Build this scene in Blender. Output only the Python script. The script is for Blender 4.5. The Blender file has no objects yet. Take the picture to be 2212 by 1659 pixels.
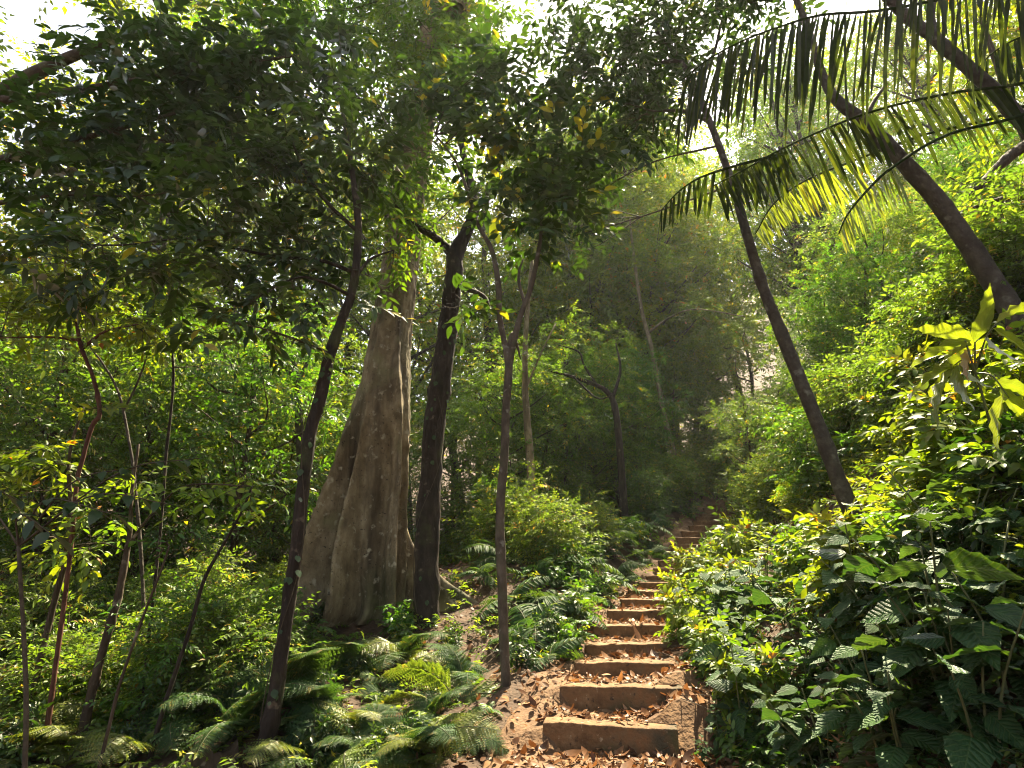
import bpy, math
import numpy as np
from mathutils import Vector, Matrix
R = math.radians
C = bpy.context.scene.collection
SC = bpy.context.scene

# ------------------------------------------------------------------ camera, sky, sun, exposure
PW, PH, FPX, PITCH, EYE = 2212.0, 1659.0, 1318.0, R(15.8), 1.65
cam_d = bpy.data.cameras.new('camera')
cam_d.sensor_width = 36.0
cam_d.lens = 36.0 * FPX / PW
cam_d.clip_start, cam_d.clip_end = 0.05, 2000
cam = bpy.data.objects.new('camera', cam_d)
cam.location = (0, 0, EYE)
cam.rotation_euler = (R(90) + PITCH, 0, 0)
C.objects.link(cam)
SC.camera = cam

SUN_DIR = np.array([0.26, 0.64, 1.06]); SUN_DIR /= np.linalg.norm(SUN_DIR)     # towards the sun
SUN_EL = math.asin(SUN_DIR[2]); SUN_AZ = math.atan2(SUN_DIR[0], SUN_DIR[1])
world = bpy.data.worlds.new('World'); SC.world = world; world.use_nodes = True
wn = world.node_tree.nodes; wl = world.node_tree.links
wn.clear()
sky = wn.new('ShaderNodeTexSky'); sky.sky_type = 'NISHITA'; sky.sun_disc = False
sky.sun_elevation = SUN_EL; sky.sun_rotation = SUN_AZ
sky.dust_density = 3.0; sky.air_density = 1.0
bg = wn.new('ShaderNodeBackground'); bg.inputs['Strength'].default_value = 0.075
wo = wn.new('ShaderNodeOutputWorld')
hz = wn.new('ShaderNodeHueSaturation'); hz.inputs['Saturation'].default_value = .55        # a milky, humid sky
tw = wn.new('ShaderNodeMixRGB'); tw.blend_type = 'MULTIPLY'; tw.inputs[0].default_value = 1; tw.inputs[2].default_value = (1.02, .99, .97, 1)
wl.new(sky.outputs[0], hz.inputs['Color']); wl.new(hz.outputs[0], tw.inputs[1]); wl.new(tw.outputs[0], bg.inputs[0]); wl.new(bg.outputs[0], wo.inputs[0])
sd = bpy.data.lights.new('sun', 'SUN'); sd.energy = 5.0; sd.angle = R(0.5); sd.color = (1.0, 0.86, 0.60)
so = bpy.data.objects.new('sun', sd); C.objects.link(so)
so.rotation_euler = Vector(SUN_DIR).to_track_quat('Z', 'Y').to_euler()
SC.view_settings.view_transform = 'Standard'; SC.view_settings.look = 'None'
SC.view_settings.exposure = 2.5; SC.view_settings.gamma = 1.0
SC.render.engine = 'CYCLES'
SC.cycles.max_bounces = 7; SC.cycles.diffuse_bounces = 5; SC.cycles.glossy_bounces = 2
SC.cycles.transmission_bounces = 5; SC.cycles.transparent_max_bounces = 4
SC.cycles.sample_clamp_indirect = 6.0; SC.cycles.filter_width = 1.05

# ------------------------------------------------------------------ geometry of the view
cp, sp_ = math.cos(PITCH), math.sin(PITCH)

def ray(px, py):
    x = (px - PW / 2) / FPX; y = -(py - PH / 2) / FPX
    return np.array([x, cp - y * sp_, sp_ + y * cp])

def at(px, py, d):
    """the point seen at this place of the photograph, d metres ahead"""
    v = ray(px, py)
    return v * (d / v[1]) + np.array([0, 0, EYE])

def proj(P):
    P = np.asarray(P, float) - np.array([0, 0, EYE])
    dep = P[..., 1] * cp + P[..., 2] * sp_
    up = -P[..., 1] * sp_ + P[..., 2] * cp
    dep = np.where(dep < 0.05, 0.05, dep)
    return P[..., 0] / dep * FPX + PW / 2, PH / 2 - up / dep * FPX, dep

def nrm(v):
    return v / np.maximum(np.linalg.norm(v, axis=-1, keepdims=True), 1e-9)

# ------------------------------------------------------------------ lie of the land
ST = [(1175, 1565, 6.0), (1213, 1482, 6.6), (1243, 1430, 7.25), (1265, 1390, 7.9), (1281, 1350, 8.6), (1314, 1318, 9.35), (1341, 1294, 10.1),
      (1360, 1276, 10.85), (1381, 1258, 11.6), (1397, 1243, 12.35), (1413, 1227, 13.1), (1424, 1210, 13.85), (1437, 1192, 14.6), (1448, 1175, 15.35),
      (1459, 1160, 16.1), (1473, 1147, 16.8), (1489, 1135, 17.5), (1497, 1125, 18.2), (1503, 1115, 18.9), (1512, 1105, 19.6), (1520, 1096, 20.3), (1528, 1088, 21.0), (1538, 1080, 21.7)]
STEP_W = 1.32
STEPS = []
for (a, b, d) in ST:
    p = at(a, b, d)
    STEPS.append((p[0], d, p[2]))
SX = np.array([s[0] for s in STEPS]); SY = np.array([s[1] for s in STEPS]); SZ = np.array([s[2] for s in STEPS])
_py = np.concatenate([[-30, -6, 0, 3], SY, [30, 45, 90]])
_px = np.concatenate([[-1.5, -.3, 0.05, 0.62], SX + STEP_W / 2, [SX[-1] + 4.5, SX[-1] + 13, SX[-1] + 30]])
_zy = np.concatenate([[-30, -6, 2, SY[0] - .1], SY + 0.25, [30, 45, 90]])
_zz = np.concatenate([[-3.0, -0.25, -0.03, 0.03], SZ - .02, [5.2, 10, 26]])

def xc(y): return np.interp(y, _py, _px)
def zc(y): return np.interp(y, _zy, _zz)
def sst(t):
    t = np.clip(t, 0, 1); return t * t * (3 - 2 * t)

def wob(x, y):
    return (0.07 * np.sin(1.3 * x + 0.7 * y) + 0.05 * np.sin(2.9 * x - 1.7 * y + 1) + 0.04 * np.sin(4.3 * y + 2.1 * x + 2)
            + 0.02 * np.sin(9.1 * x + 3.3 * y))

def H(x, y):
    x = np.asarray(x, float); y = np.asarray(y, float)
    u = x - xc(y); z0 = zc(y)
    b = np.maximum(u - 1.0, 0)
    s = 1.10 * (b - .35 * (1 - np.exp(-b / .35)))
    s = np.where(b > 4.2, 1.10 * 3.85 + 0.66 * (b - 4.2), s); s = np.minimum(s, 26)
    v = np.maximum(-u - 0.85, 0)
    bump = 0.42 * sst((y - 8.5) / 3) * sst(v / 1.0) * (1 - sst((v - 2.5) / 5))
    l = -z0 * 0.55 * sst(v / 9) * np.where(z0 > 0, 1, 0) - 0.02 * np.minimum(v, 15) + bump + 0.12 * np.maximum(-x - 16, 0)
    l = l - 0.20 * sst(v / 1.6) * (1 - sst((y - 7.5) / 2.5))
    w = wob(x, y) * sst((np.abs(u) - .6) / .8)
    far = 0.25 * np.maximum(np.hypot(x, y) - 45, 0)
    return z0 + np.where(u > 0, s, l) + w + np.minimum(far, 30)

def hit(px, py, lo=1.2, hi=60):
    ds = np.linspace(lo, hi, 2400)
    v = ray(px, py); P = v[None] * (ds / v[1])[:, None] + np.array([0, 0, EYE])
    below = P[:, 2] < H(P[:, 0], P[:, 1])
    if not below.any():
        return P[-1]
    return P[int(np.argmax(below))]

def ground(px, d):
    """point on the ground in the picture column px, d metres ahead (column read at horizon height)"""
    x = (px - PW / 2) / FPX * d / cp
    for _ in range(6):
        z = float(H(x, d)); dep = d * cp + (z - EYE) * sp_
        x = (px - PW / 2) / FPX * dep
    return np.array([x, d, float(H(x, d))])

# ------------------------------------------------------------------ mesh helpers
class MB:
    """collects arrays of vertices, faces, uv and a per-face tint, and links them as one mesh object"""
    def __init__(s):
        s.v = []; s.f = []; s.uv = []; s.t = []; s.m = []; s.n = 0
    def add(s, v, faces, uv=None, tint=0.5, mat=0):
        v = np.asarray(v, float).reshape(-1, 3)
        for F in faces:
            F = np.asarray(F, int)
            if len(F) == 0: continue
            s.f.append(F + s.n)
            t = np.asarray(tint, float)
            s.t.append(np.full(len(F), t) if t.ndim == 0 else t[:len(F)] if len(t) == len(F) else np.repeat(t, len(F) // len(t)))
            s.m.append(np.full(len(F), mat))
        s.v.append(v); s.uv.append(np.zeros((len(v), 2)) if uv is None else np.asarray(uv, float)); s.n += len(v)
    def mesh(s, name, mats, smooth=True):
        V = np.concatenate(s.v); UV = np.concatenate(s.uv)
        me = bpy.data.meshes.new(name)
        me.vertices.add(len(V)); me.vertices.foreach_set('co', V.astype(np.float32).ravel())
        idx = np.concatenate([f.ravel() for f in s.f]); cnt = np.concatenate([np.full(len(f), f.shape[1]) for f in s.f])
        me.loops.add(len(idx)); me.loops.foreach_set('vertex_index', idx.astype(np.int32))
        me.polygons.add(len(cnt))
        me.polygons.foreach_set('loop_start', np.concatenate([[0], np.cumsum(cnt)[:-1]]).astype(np.int32))
        me.polygons.foreach_set('loop_total', cnt.astype(np.int32))
        me.polygons.foreach_set('material_index', np.concatenate(s.m).astype(np.int32))
        me.polygons.foreach_set('use_smooth', np.full(len(cnt), bool(smooth)))
        for m in mats: me.materials.append(m)
        uvl = me.uv_layers.new(name='UVMap'); uvl.data.foreach_set('uv', UV[idx].astype(np.float32).ravel())
        a = me.attributes.new('tint', 'FLOAT', 'FACE'); a.data.foreach_set('value', np.concatenate(s.t).astype(np.float32))
        me.update(calc_edges=True)
        return me

def obj(name, me, parent=None, label=None):
    o = bpy.data.objects.new(name, me); C.objects.link(o)
    if parent is not None: o.parent = parent
    if label: o['label'] = label
    return o

def thing(name, label, cat, loc=(0, 0, 0), rotz=0, group=None, data=None):
    o = bpy.data.objects.new(name, data); C.objects.link(o)
    o.location = loc; o.rotation_euler = (0, 0, rotz)
    o['label'] = label; o['category'] = cat
    if group: o['group'] = group
    return o

def setkind(o, kind, label=None, cat=None):
    o['kind'] = kind
    if label: o['label'] = label
    if cat: o['category'] = cat
    return o

def dup(root, loc, rotz, scale, label, group=None, tilt=(0, 0)):
    """a copy of a thing with copies of its parts and sub-parts"""
    r = root.copy(); C.objects.link(r); r.location = loc; r.rotation_euler = (tilt[0], tilt[1], rotz); r.scale = (scale,) * 3
    r['label'] = label
    if group: r['group'] = group
    elif 'group' in r: del r['group']
    for ch in list(root.children):
        c = ch.copy(); C.objects.link(c); c.parent = r
        for g in ch.children:
            k = g.copy(); C.objects.link(k); k.parent = c
    return r

def smooth_path(P, n):
    """Catmull-Rom through the points (any number of columns)"""
    P = np.asarray(P, float)
    if len(P) == 2:
        t = np.linspace(0, 1, n)[:, None]; return P[0] * (1 - t) + P[1] * t
    Q = np.vstack([2 * P[0] - P[1], P, 2 * P[-1] - P[-2]])
    ts = np.linspace(0, len(P) - 1, n); out = []
    for t in ts:
        i = min(int(t), len(P) - 2); f = t - i
        a, b, c, d = Q[i], Q[i + 1], Q[i + 2], Q[i + 3]
        out.append(0.5 * ((2 * b) + (c - a) * f + (2 * a - 5 * b + 4 * c - d) * f * f + (3 * b - a - 3 * c + d) * f ** 3))
    return np.array(out)

def add_tube(mb, P, rad, sides=8, rng=None, rough=0.0, mat=0, tint=.5, knots=0.0):
    P = np.asarray(P, float); n = len(P); rad = np.broadcast_to(np.asarray(rad, float), (n,))
    T = np.gradient(P, axis=0); T = nrm(T)
    ref = np.array([1.0, 0, 0]) if abs(T[0][0]) < .8 else np.array([0, 1.0, 0])
    a = nrm(np.cross(T[0], ref)); A = []
    for i in range(n):
        a = nrm(a - T[i] * np.dot(a, T[i])); A.append(a)
    A = np.array(A); B = np.cross(T, A)
    th = np.linspace(0, 2 * np.pi, sides, endpoint=False)
    rr = np.ones((n, sides))
    if rng is not None and rough > 0:
        k = rng.normal(0, 1, (n, sides)); k = (k + np.roll(k, 1, 0) + np.roll(k, 1, 1) + np.roll(k, -1, 1)) / 2
        rr = 1 + rough * k
        if knots: rr *= (1 + knots * (rng.random(n) < .12) * rng.random(n))[:, None]
    V = P[:, None] + (A[:, None] * np.cos(th)[None, :, None] + B[:, None] * np.sin(th)[None, :, None]) * (rad[:, None] * rr)[:, :, None]
    i, j = np.meshgrid(np.arange(n - 1), np.arange(sides), indexing='ij'); j2 = (j + 1) % sides
    F = np.stack([i * sides + j, i * sides + j2, (i + 1) * sides + j2, (i + 1) * sides + j], -1).reshape(-1, 4)
    L = np.concatenate([[0], np.cumsum(np.linalg.norm(np.diff(P, axis=0), axis=1))])
    uv = np.stack([np.repeat(L, sides), np.tile(th / (2 * np.pi), n)], -1)
    V = V.reshape(-1, 3)
    tip = np.vstack([V, P[-1] + T[-1] * rad[-1] * .5]); k = len(V)
    jj = np.arange(sides); cap = np.stack([(n - 1) * sides + jj, (n - 1) * sides + (jj + 1) % sides, np.full(sides, k)], -1)
    mb.add(tip, [F, cap], np.vstack([uv, uv[-1:]]), tint, mat)

# leaf templates: (points u along, v across, w lift), faces as lists
def tpl_small():
    return np.array([[0, 0, 0], [.42, -.5, .06], [1, 0, -.05], [.42, .5, .06]]), [np.array([[0, 1, 2], [0, 2, 3]])]

def tpl_mid():
    pts = [[0, 0, 0]]
    for u, w in ((.22, .40), (.5, .5), (.78, .29)):
        pts += [[u, -w, .05 * w / .5], [u, 0, 0], [u, w, .05 * w / .5]]
    pts += [[1, 0, 0]]
    tri = [[0, 1, 2], [0, 2, 3], [7, 10, 8], [8, 10, 9]]
    quad = [[1, 4, 5, 2], [2, 5, 6, 3], [4, 7, 8, 5], [5, 8, 9, 6]]
    return np.array(pts), [np.array(quad), np.array(tri)]

def tpl_big(n=9, serr=.05):
    pts, uvs = [], []
    us = np.linspace(0, 1, n + 1)
    for k, u in enumerate(us):
        w = .5 * (np.sin(np.pi * u ** .74) ** 1.0) * (1 - .30 * u) * 1.22
        w = w * (1 + (serr if k % 2 else -serr)) if 0 < u < 1 else .012
        for v in (-1, -.5, 0, .5, 1):
            pts.append([u, v * w, .10 * abs(v) * w * 2 * .5 + (.018 if (k % 2) else -.018) * (abs(v) > .3) * (0 < u < 1)])
    F = []
    for k in range(n):
        for j in range(4):
            a = k * 5 + j; F.append([a, a + 5, a + 6, a + 1])
    return np.array(pts), [np.array(F)]
TS, TM, TB = tpl_small(), tpl_mid(), tpl_big()

def add_leaves(mb, tpl, pos, axis, normal, length, width, tint, droop=0.15, mat=0, rng=None):
    pts, faces = tpl; n = len(pos)
    if n == 0: return
    axis = nrm(axis); side = nrm(np.cross(normal, axis)); nor = np.cross(axis, side)
    length = np.broadcast_to(length, (n,)); width = np.broadcast_to(width, (n,)); droop = np.broadcast_to(droop, (n,))
    u, v, w = pts[:, 0], pts[:, 1], pts[:, 2]
    V = (pos[:, None] + axis[:, None] * (u[None] * length[:, None])[..., None] + side[:, None] * (v[None] * width[:, None])[..., None]
         + nor[:, None] * ((w[None] * length[:, None]) - (u[None] ** 2) * (droop * length)[:, None])[..., None])
    k = len(pts); off = (np.arange(n) * k)[:, None, None]
    uv = np.tile(np.stack([u, v + .5], -1), (n, 1))
    FF = [(off + F[None]).reshape(-1, F.shape[1]) for F in faces]
    base = mb.n
    mb.v.append(V.reshape(-1, 3)); mb.uv.append(uv); mb.n += n * k
    for F0, F in zip(faces, FF):
        mb.f.append(F + base); mb.t.append(np.repeat(tint, len(F0))); mb.m.append(np.full(len(F), mat))

def sprays(mb, rng, O, D, L, k, leaf, ratio=.42, tpl=TS, tint=(0, 1), spread=.9, twig=True, tbias=None, flat=.6, droop=.2, twr=.004, gap=.12):
    """leafy twigs: O origins, D directions, L lengths, k leaves on each"""
    S = len(O)
    if S == 0: return
    D = nrm(D); upv = np.zeros((S, 3)); upv[:, 2] = 1
    upv = upv + rng.normal(0, 1 - flat, (S, 3)); side = nrm(np.cross(D, upv)); N = np.cross(side, D)
    t = np.linspace(gap, 1, k)
    sgn = np.where(np.arange(k) % 2 == 0, 1.0, -1.0); sgn[-1] = 0
    sag = .18
    pos = O[:, None] + D[:, None] * (t[None, :, None] * L[:, None, None]); pos[..., 2] -= sag * (t ** 2)[None] * L[:, None]
    ang = spread + rng.normal(0, .18, (S, k))
    ax = D[:, None] * np.cos(ang)[..., None] + side[:, None] * (np.sin(ang) * sgn[None])[..., None] + rng.normal(0, .14, (S, k, 3))
    ax[..., 2] -= .15
    nr = N[:, None] + rng.normal(0, .28, (S, k, 3))
    ln = leaf * (0.6 + .6 * rng.random((S, k))) * (1 - .25 * np.abs(t - .5))[None]
    base = rng.random((S, 1)) if tbias is None else np.asarray(tbias)[:, None]
    tn = np.clip(base + rng.normal(0, .13, (S, k)), 0, 1); tn = tint[0] + tn * (tint[1] - tint[0])
    add_leaves(mb, tpl, pos.reshape(-1, 3), ax.reshape(-1, 3), nr.reshape(-1, 3), ln.ravel(), (ln * ratio * (.85 + .3 * rng.random((S, k)))).ravel(),
               tn.ravel(), droop=droop)
    if twig:
        q = np.array([0, .5, 1.0]); P = O[:, None] + D[:, None] * (q[None, :, None] * L[:, None, None]); P[..., 2] -= sag * (q ** 2)[None] * L[:, None]
        r = twr * np.array([1, .7, .3]); th = np.array([0, 2.1, 4.2])
        V = P[:, :, None] + (side[:, None, None] * np.cos(th)[None, None, :, None] + N[:, None, None] * np.sin(th)[None, None, :, None]) * r[None, :, None, None]
        F = []
        for a in range(2):
            for j in range(3):
                F.append([a * 3 + j, a * 3 + (j + 1) % 3, a * 3 + 3 + (j + 1) % 3, a * 3 + 3 + j])
        F = np.array(F)[None] + (np.arange(S) * 9)[:, None, None]
        mb.add(V.reshape(-1, 3), [F.reshape(-1, 4)], mat=1)

# ------------------------------------------------------------------ materials
def mat_new(name):
    m = bpy.data.materials.new(name); m.use_nodes = True
    nt = m.node_tree; nt.nodes.clear()
    return m, nt.nodes, nt.links

def ramp(nodes, stops):
    r = nodes.new('ShaderNodeValToRGB'); e = r.color_ramp.elements
    while len(e) < len(stops): e.new(.5)
    for k, (p, c) in enumerate(stops):
        e[k].position = p; e[k].color = (*c, 1)
    return r

def leaf_mat(name, stops, trans=.45, tmul=(2.1, 2.1, .45), gloss=.06, rough=.42, veins=0.0, bump=0.0, vn=9.0):
    """leaf: reflects, lets light through in a yellower green, has a waxy sheen; colour changes from leaf to leaf"""
    m, N, L = mat_new(name)
    at_ = N.new('ShaderNodeAttribute'); at_.attribute_name = 'tint'
    rp = ramp(N, stops); L.new(at_.outputs['Fac'], rp.inputs[0])
    col = rp.outputs[0]
    oi = N.new('ShaderNodeObjectInfo')
    hs = N.new('ShaderNodeHueSaturation')
    mr = N.new('ShaderNodeMapRange'); mr.inputs[3].default_value = .485; mr.inputs[4].default_value = .515
    L.new(oi.outputs['Random'], mr.inputs[0]); L.new(mr.outputs[0], hs.inputs['Hue']); L.new(col, hs.inputs['Color'])
    nz = N.new('ShaderNodeTexNoise'); nz.inputs['Scale'].default_value = 14; nz.inputs['Detail'].default_value = 2
    geo = N.new('ShaderNodeNewGeometry'); L.new(geo.outputs['Position'], nz.inputs['Vector'])
    mv = N.new('ShaderNodeMapRange'); mv.inputs[1].default_value = .3; mv.inputs[2].default_value = .7; mv.inputs[3].default_value = .75; mv.inputs[4].default_value = 1.25
    L.new(nz.outputs[0], mv.inputs[0]); L.new(mv.outputs[0], hs.inputs['Value'])
    col = hs.outputs[0]; nrm_out = None
    if veins or bump:
        uv = N.new('ShaderNodeUVMap'); sx = N.new('ShaderNodeSeparateXYZ'); L.new(uv.outputs[0], sx.inputs[0])
        s1 = N.new('ShaderNodeMath'); s1.operation = 'SUBTRACT'; L.new(sx.outputs[1], s1.inputs[0]); s1.inputs[1].default_value = .5
        ab = N.new('ShaderNodeMath'); ab.operation = 'ABSOLUTE'; L.new(s1.outputs[0], ab.inputs[0])
        mm = N.new('ShaderNodeMath'); mm.operation = 'MULTIPLY_ADD'; L.new(ab.outputs[0], mm.inputs[0]); mm.inputs[1].default_value = -.55; L.new(sx.outputs[0], mm.inputs[2])
        fr = N.new('ShaderNodeMath'); fr.operation = 'MULTIPLY'; L.new(mm.outputs[0], fr.inputs[0]); fr.inputs[1].default_value = vn * 2 * math.pi
        sn = N.new('ShaderNodeMath'); sn.operation = 'SINE'; L.new(fr.outputs[0], sn.inputs[0])
        s5 = N.new('ShaderNodeMapRange'); s5.inputs[1].default_value = -1; s5.inputs[2].default_value = -.55; L.new(sn.outputs[0], s5.inputs[0])   # 0 in the vein
        md = N.new('ShaderNodeMapRange'); md.inputs[1].default_value = .008; md.inputs[2].default_value = .03; L.new(ab.outputs[0], md.inputs[0])
        vein = N.new('ShaderNodeMath'); vein.operation = 'MINIMUM'; L.new(s5.outputs[0], vein.inputs[0]); L.new(md.outputs[0], vein.inputs[1])
        mx = N.new('ShaderNodeMixRGB'); mx.blend_type = 'MIX'
        inv = N.new('ShaderNodeMath'); inv.operation = 'MULTIPLY_ADD'; inv.inputs[1].default_value = -veins; inv.inputs[2].default_value = veins; L.new(vein.outputs[0], inv.inputs[0])
        L.new(inv.outputs[0], mx.inputs[0]); L.new(col, mx.inputs[1]); mx.inputs[2].default_value = (.20, .26, .09, 1); col = mx.outputs[0]
        bp = N.new('ShaderNodeBump'); bp.inputs['Strength'].default_value = bump; bp.inputs['Distance'].default_value = .012
        hs2 = N.new('ShaderNodeMath'); hs2.operation = 'MULTIPLY_ADD'; L.new(sn.outputs[0], hs2.inputs[0]); hs2.inputs[1].default_value = .5; L.new(vein.outputs[0], hs2.inputs[2])
        vor = N.new('ShaderNodeTexVoronoi'); vor.inputs['Scale'].default_value = 26; L.new(uv.outputs[0], vor.inputs['Vector'])
        hs3 = N.new('ShaderNodeMath'); hs3.operation = 'MULTIPLY_ADD'; L.new(vor.outputs['Distance'], hs3.inputs[0]); hs3.inputs[1].default_value = -.9; L.new(hs2.outputs[0], hs3.inputs[2])
        L.new(hs3.outputs[0], bp.inputs['Height']); nrm_out = bp.outputs[0]
    df = N.new('ShaderNodeBsdfDiffuse'); L.new(col, df.inputs[0])
    tr = N.new('ShaderNodeBsdfTranslucent')
    tm = N.new('ShaderNodeMixRGB'); tm.blend_type = 'MULTIPLY'; tm.inputs[0].default_value = 1; L.new(col, tm.inputs[1])
    tm.inputs[2].default_value = (*tmul, 1); L.new(tm.outputs[0], tr.inputs[0])
    m1 = N.new('ShaderNodeMixShader'); m1.inputs[0].default_value = trans; L.new(df.outputs[0], m1.inputs[1]); L.new(tr.outputs[0], m1.inputs[2])
    gl = N.new('ShaderNodeBsdfGlossy'); gl.inputs['Roughness'].default_value = rough; gl.inputs[0].default_value = (1, 1, 1, 1)
    lw = N.new('ShaderNodeLayerWeight'); lw.inputs[0].default_value = .25
    gm = N.new('ShaderNodeMath'); gm.operation = 'MULTIPLY_ADD'; L.new(lw.outputs['Fresnel'], gm.inputs[0]); gm.inputs[1].default_value = gloss * 1.6; gm.inputs[2].default_value = gloss * .3
    m2 = N.new('ShaderNodeMixShader'); L.new(gm.outputs[0], m2.inputs[0]); L.new(m1.outputs[0], m2.inputs[1]); L.new(gl.outputs[0], m2.inputs[2])
    if nrm_out is not None:
        for sh in (df, gl): L.new(nrm_out, sh.inputs['Normal'])
    o = N.new('ShaderNodeOutputMaterial'); L.new(m2.outputs[0], o.inputs[0])
    return m

def solid_mat(name, stops, scale=4, stretch=(1, 1, 1), rough=.85, bump=.4, bscale=30, spots=None, detail=6, coords='Object', dist=.03, moss=None):
    m, N, L = mat_new(name)
    tc = N.new('ShaderNodeTexCoord'); mp = N.new('ShaderNodeMapping'); mp.inputs['Scale'].default_value = stretch
    L.new(tc.outputs[coords], mp.inputs[0])
    n1 = N.new('ShaderNodeTexNoise'); n1.inputs['Scale'].default_value = scale; n1.inputs['Detail'].default_value = detail; n1.inputs['Roughness'].default_value = .65
    L.new(mp.outputs[0], n1.inputs['Vector'])
    rp = ramp(N, stops); L.new(n1.outputs[0], rp.inputs[0]); col = rp.outputs[0]
    def blotch(col, colour, sc, lo, hi, st=(1, 1, 1)):
        n = N.new('ShaderNodeTexNoise'); n.inputs['Scale'].default_value = sc; n.inputs['Detail'].default_value = 5
        mp2 = N.new('ShaderNodeMapping'); mp2.inputs['Scale'].default_value = st; L.new(tc.outputs[coords], mp2.inputs[0]); L.new(mp2.outputs[0], n.inputs['Vector'])
        k = N.new('ShaderNodeMapRange'); k.inputs[1].default_value = lo; k.inputs[2].default_value = hi; L.new(n.outputs[0], k.inputs[0])
        mx = N.new('ShaderNodeMixRGB'); L.new(k.outputs[0], mx.inputs[0]); L.new(col, mx.inputs[1]); mx.inputs[2].default_value = (*colour, 1)
        return mx.outputs[0]
    for sp in (spots or []): col = blotch(col, *sp)
    b = N.new('ShaderNodeBsdfPrincipled'); b.inputs['Roughness'].default_value = rough; b.inputs['Specular IOR Level'].default_value = .25
    L.new(col, b.inputs['Base Color'])
    n2 = N.new('ShaderNodeTexNoise'); n2.inputs['Scale'].default_value = bscale; n2.inputs['Detail'].default_value = 8; L.new(mp.outputs[0], n2.inputs['Vector'])
    bp = N.new('ShaderNodeBump'); bp.inputs['Strength'].default_value = bump; bp.inputs['Distance'].default_value = dist; L.new(n2.outputs[0], bp.inputs['Height']); L.new(bp.outputs[0], b.inputs['Normal'])
    o = N.new('ShaderNodeOutputMaterial'); L.new(b.outputs[0], o.inputs[0])
    return m

M = {}
M['soil'] = solid_mat('forest_soil', [(.3, (.028, .017, .010)), (.5, (.06, .036, .02)), (.7, (.11, .066, .036))], scale=3, bump=.8, bscale=22)
M['path'] = solid_mat('path_earth', [(.3, (.070, .038, .018)), (.5, (.125, .070, .034)), (.72, (.20, .12, .06))], scale=5, bump=.8, bscale=26)
M['step'] = solid_mat('step_concrete', [(.3, (.080, .043, .018)), (.5, (.145, .080, .035)), (.7, (.22, .135, .065))], scale=6, bump=.5, bscale=30,
                      spots=[((.055, .045, .025), 3.0, .50, .66), ((.17, .085, .035), 5, .54, .70), ((.05, .058, .022), 2.3, .58, .72), ((.03, .022, .014), 14, .62, .70), ((.28, .21, .13), 19, .66, .72)])
M['pale_bark'] = solid_mat('pale_bark', [(.28, (.075, .056, .030)), (.5, (.19, .148, .084)), (.72, (.34, .28, .175))], scale=4.5, stretch=(1.1, 1.1, .62), bump=1.0, bscale=9, dist=.05, rough=.8,
                           spots=[((.055, .040, .022), 3.0, .46, .70, (1.6, 1.6, .16)), ((.05, .055, .02), 1.1, .52, .72, (1, 1, .6)), ((.34, .31, .22), 9.0, .60, .72), ((.035, .026, .016), 22.0, .64, .70, (1, 1, 1.3)), ((.07, .055, .035), 16, .68, .74, (1, 1, 1.6)), ((.20, .19, .09), 1.3, .58, .75)])
M['dark_bark'] = solid_mat('dark_bark', [(.3, (0.0120, 0.0084, 0.0060)), (.5, (0.0252, 0.0180, 0.0126)), (.72, (0.0510, 0.0372, 0.0252))], scale=9, stretch=(1, 1, .3), bump=1.0, bscale=18, dist=.05,
                           spots=[((.13, .10, .07), 8, .63, .74), ((.05, .055, .02), 3, .56, .75)])
M['brown_bark'] = solid_mat('brown_bark', [(.3, (0.0270, 0.0180, 0.0108)), (.5, (0.0510, 0.0360, 0.0216)), (.72, (0.0900, 0.0660, 0.0420))], scale=8, stretch=(1, 1, .4), bump=.9, bscale=20, dist=.03,
                            spots=[((.20, .17, .12), 9, .62, .72), ((.07, .075, .03), 4, .58, .74)])
M['grey_bark'] = solid_mat('grey_bark', [(.3, (0.0275, 0.0215, 0.0165)), (.5, (0.0500, 0.0410, 0.0310)), (.72, (0.0850, 0.0725, 0.0550))], scale=7, stretch=(1, 1, .8), bump=.9, bscale=16, dist=.04,
                           spots=[((.13, .125, .10), 6, .62, .72), ((.045, .035, .025), 11, .6, .7, (1, 1, 2.5))])
M['tan_bark'] = solid_mat('tan_bark', [(.3, (.035, .028, .019)), (.5, (.075, .060, .042)), (.72, (.13, .11, .08))], scale=8, stretch=(1, 1, .5), bump=.9, bscale=20, dist=.03, spots=[((.05, .058, .022), 3, .55, .72), ((.16, .15, .12), 9, .63, .70)])
M['red_bark'] = solid_mat('red_bark', [(.3, (.035, .016, .010)), (.5, (.075, .030, .017)), (.72, (.13, .06, .035))], scale=9, stretch=(1, 1, .5), bump=.4, bscale=30, dist=.01)
M['twig'] = solid_mat('twig', [(.3, (.035, .026, .016)), (.7, (.085, .065, .04))], scale=20, bump=.2)
M['stem_green'] = solid_mat('green_stem', [(.3, (.05, .06, .022)), (.7, (.11, .12, .05))], scale=20, bump=.1, rough=.6)
Y = (.30, .26, .03); O_ = (.30, .12, .02)
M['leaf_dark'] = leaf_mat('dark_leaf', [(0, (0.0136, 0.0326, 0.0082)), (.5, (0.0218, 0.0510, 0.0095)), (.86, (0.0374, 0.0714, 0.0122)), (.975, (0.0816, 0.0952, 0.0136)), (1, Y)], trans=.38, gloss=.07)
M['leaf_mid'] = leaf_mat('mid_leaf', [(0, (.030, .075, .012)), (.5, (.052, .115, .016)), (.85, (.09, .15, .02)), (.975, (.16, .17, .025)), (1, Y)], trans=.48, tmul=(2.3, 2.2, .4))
M['leaf_lime'] = leaf_mat('lime_leaf', [(0, (.055, .11, .013)), (.5, (.10, .155, .016)), (.85, (.155, .19, .02)), (.975, (.2, .2, .03)), (1, O_)], trans=.52, tmul=(2.4, 2.1, .35))
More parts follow.
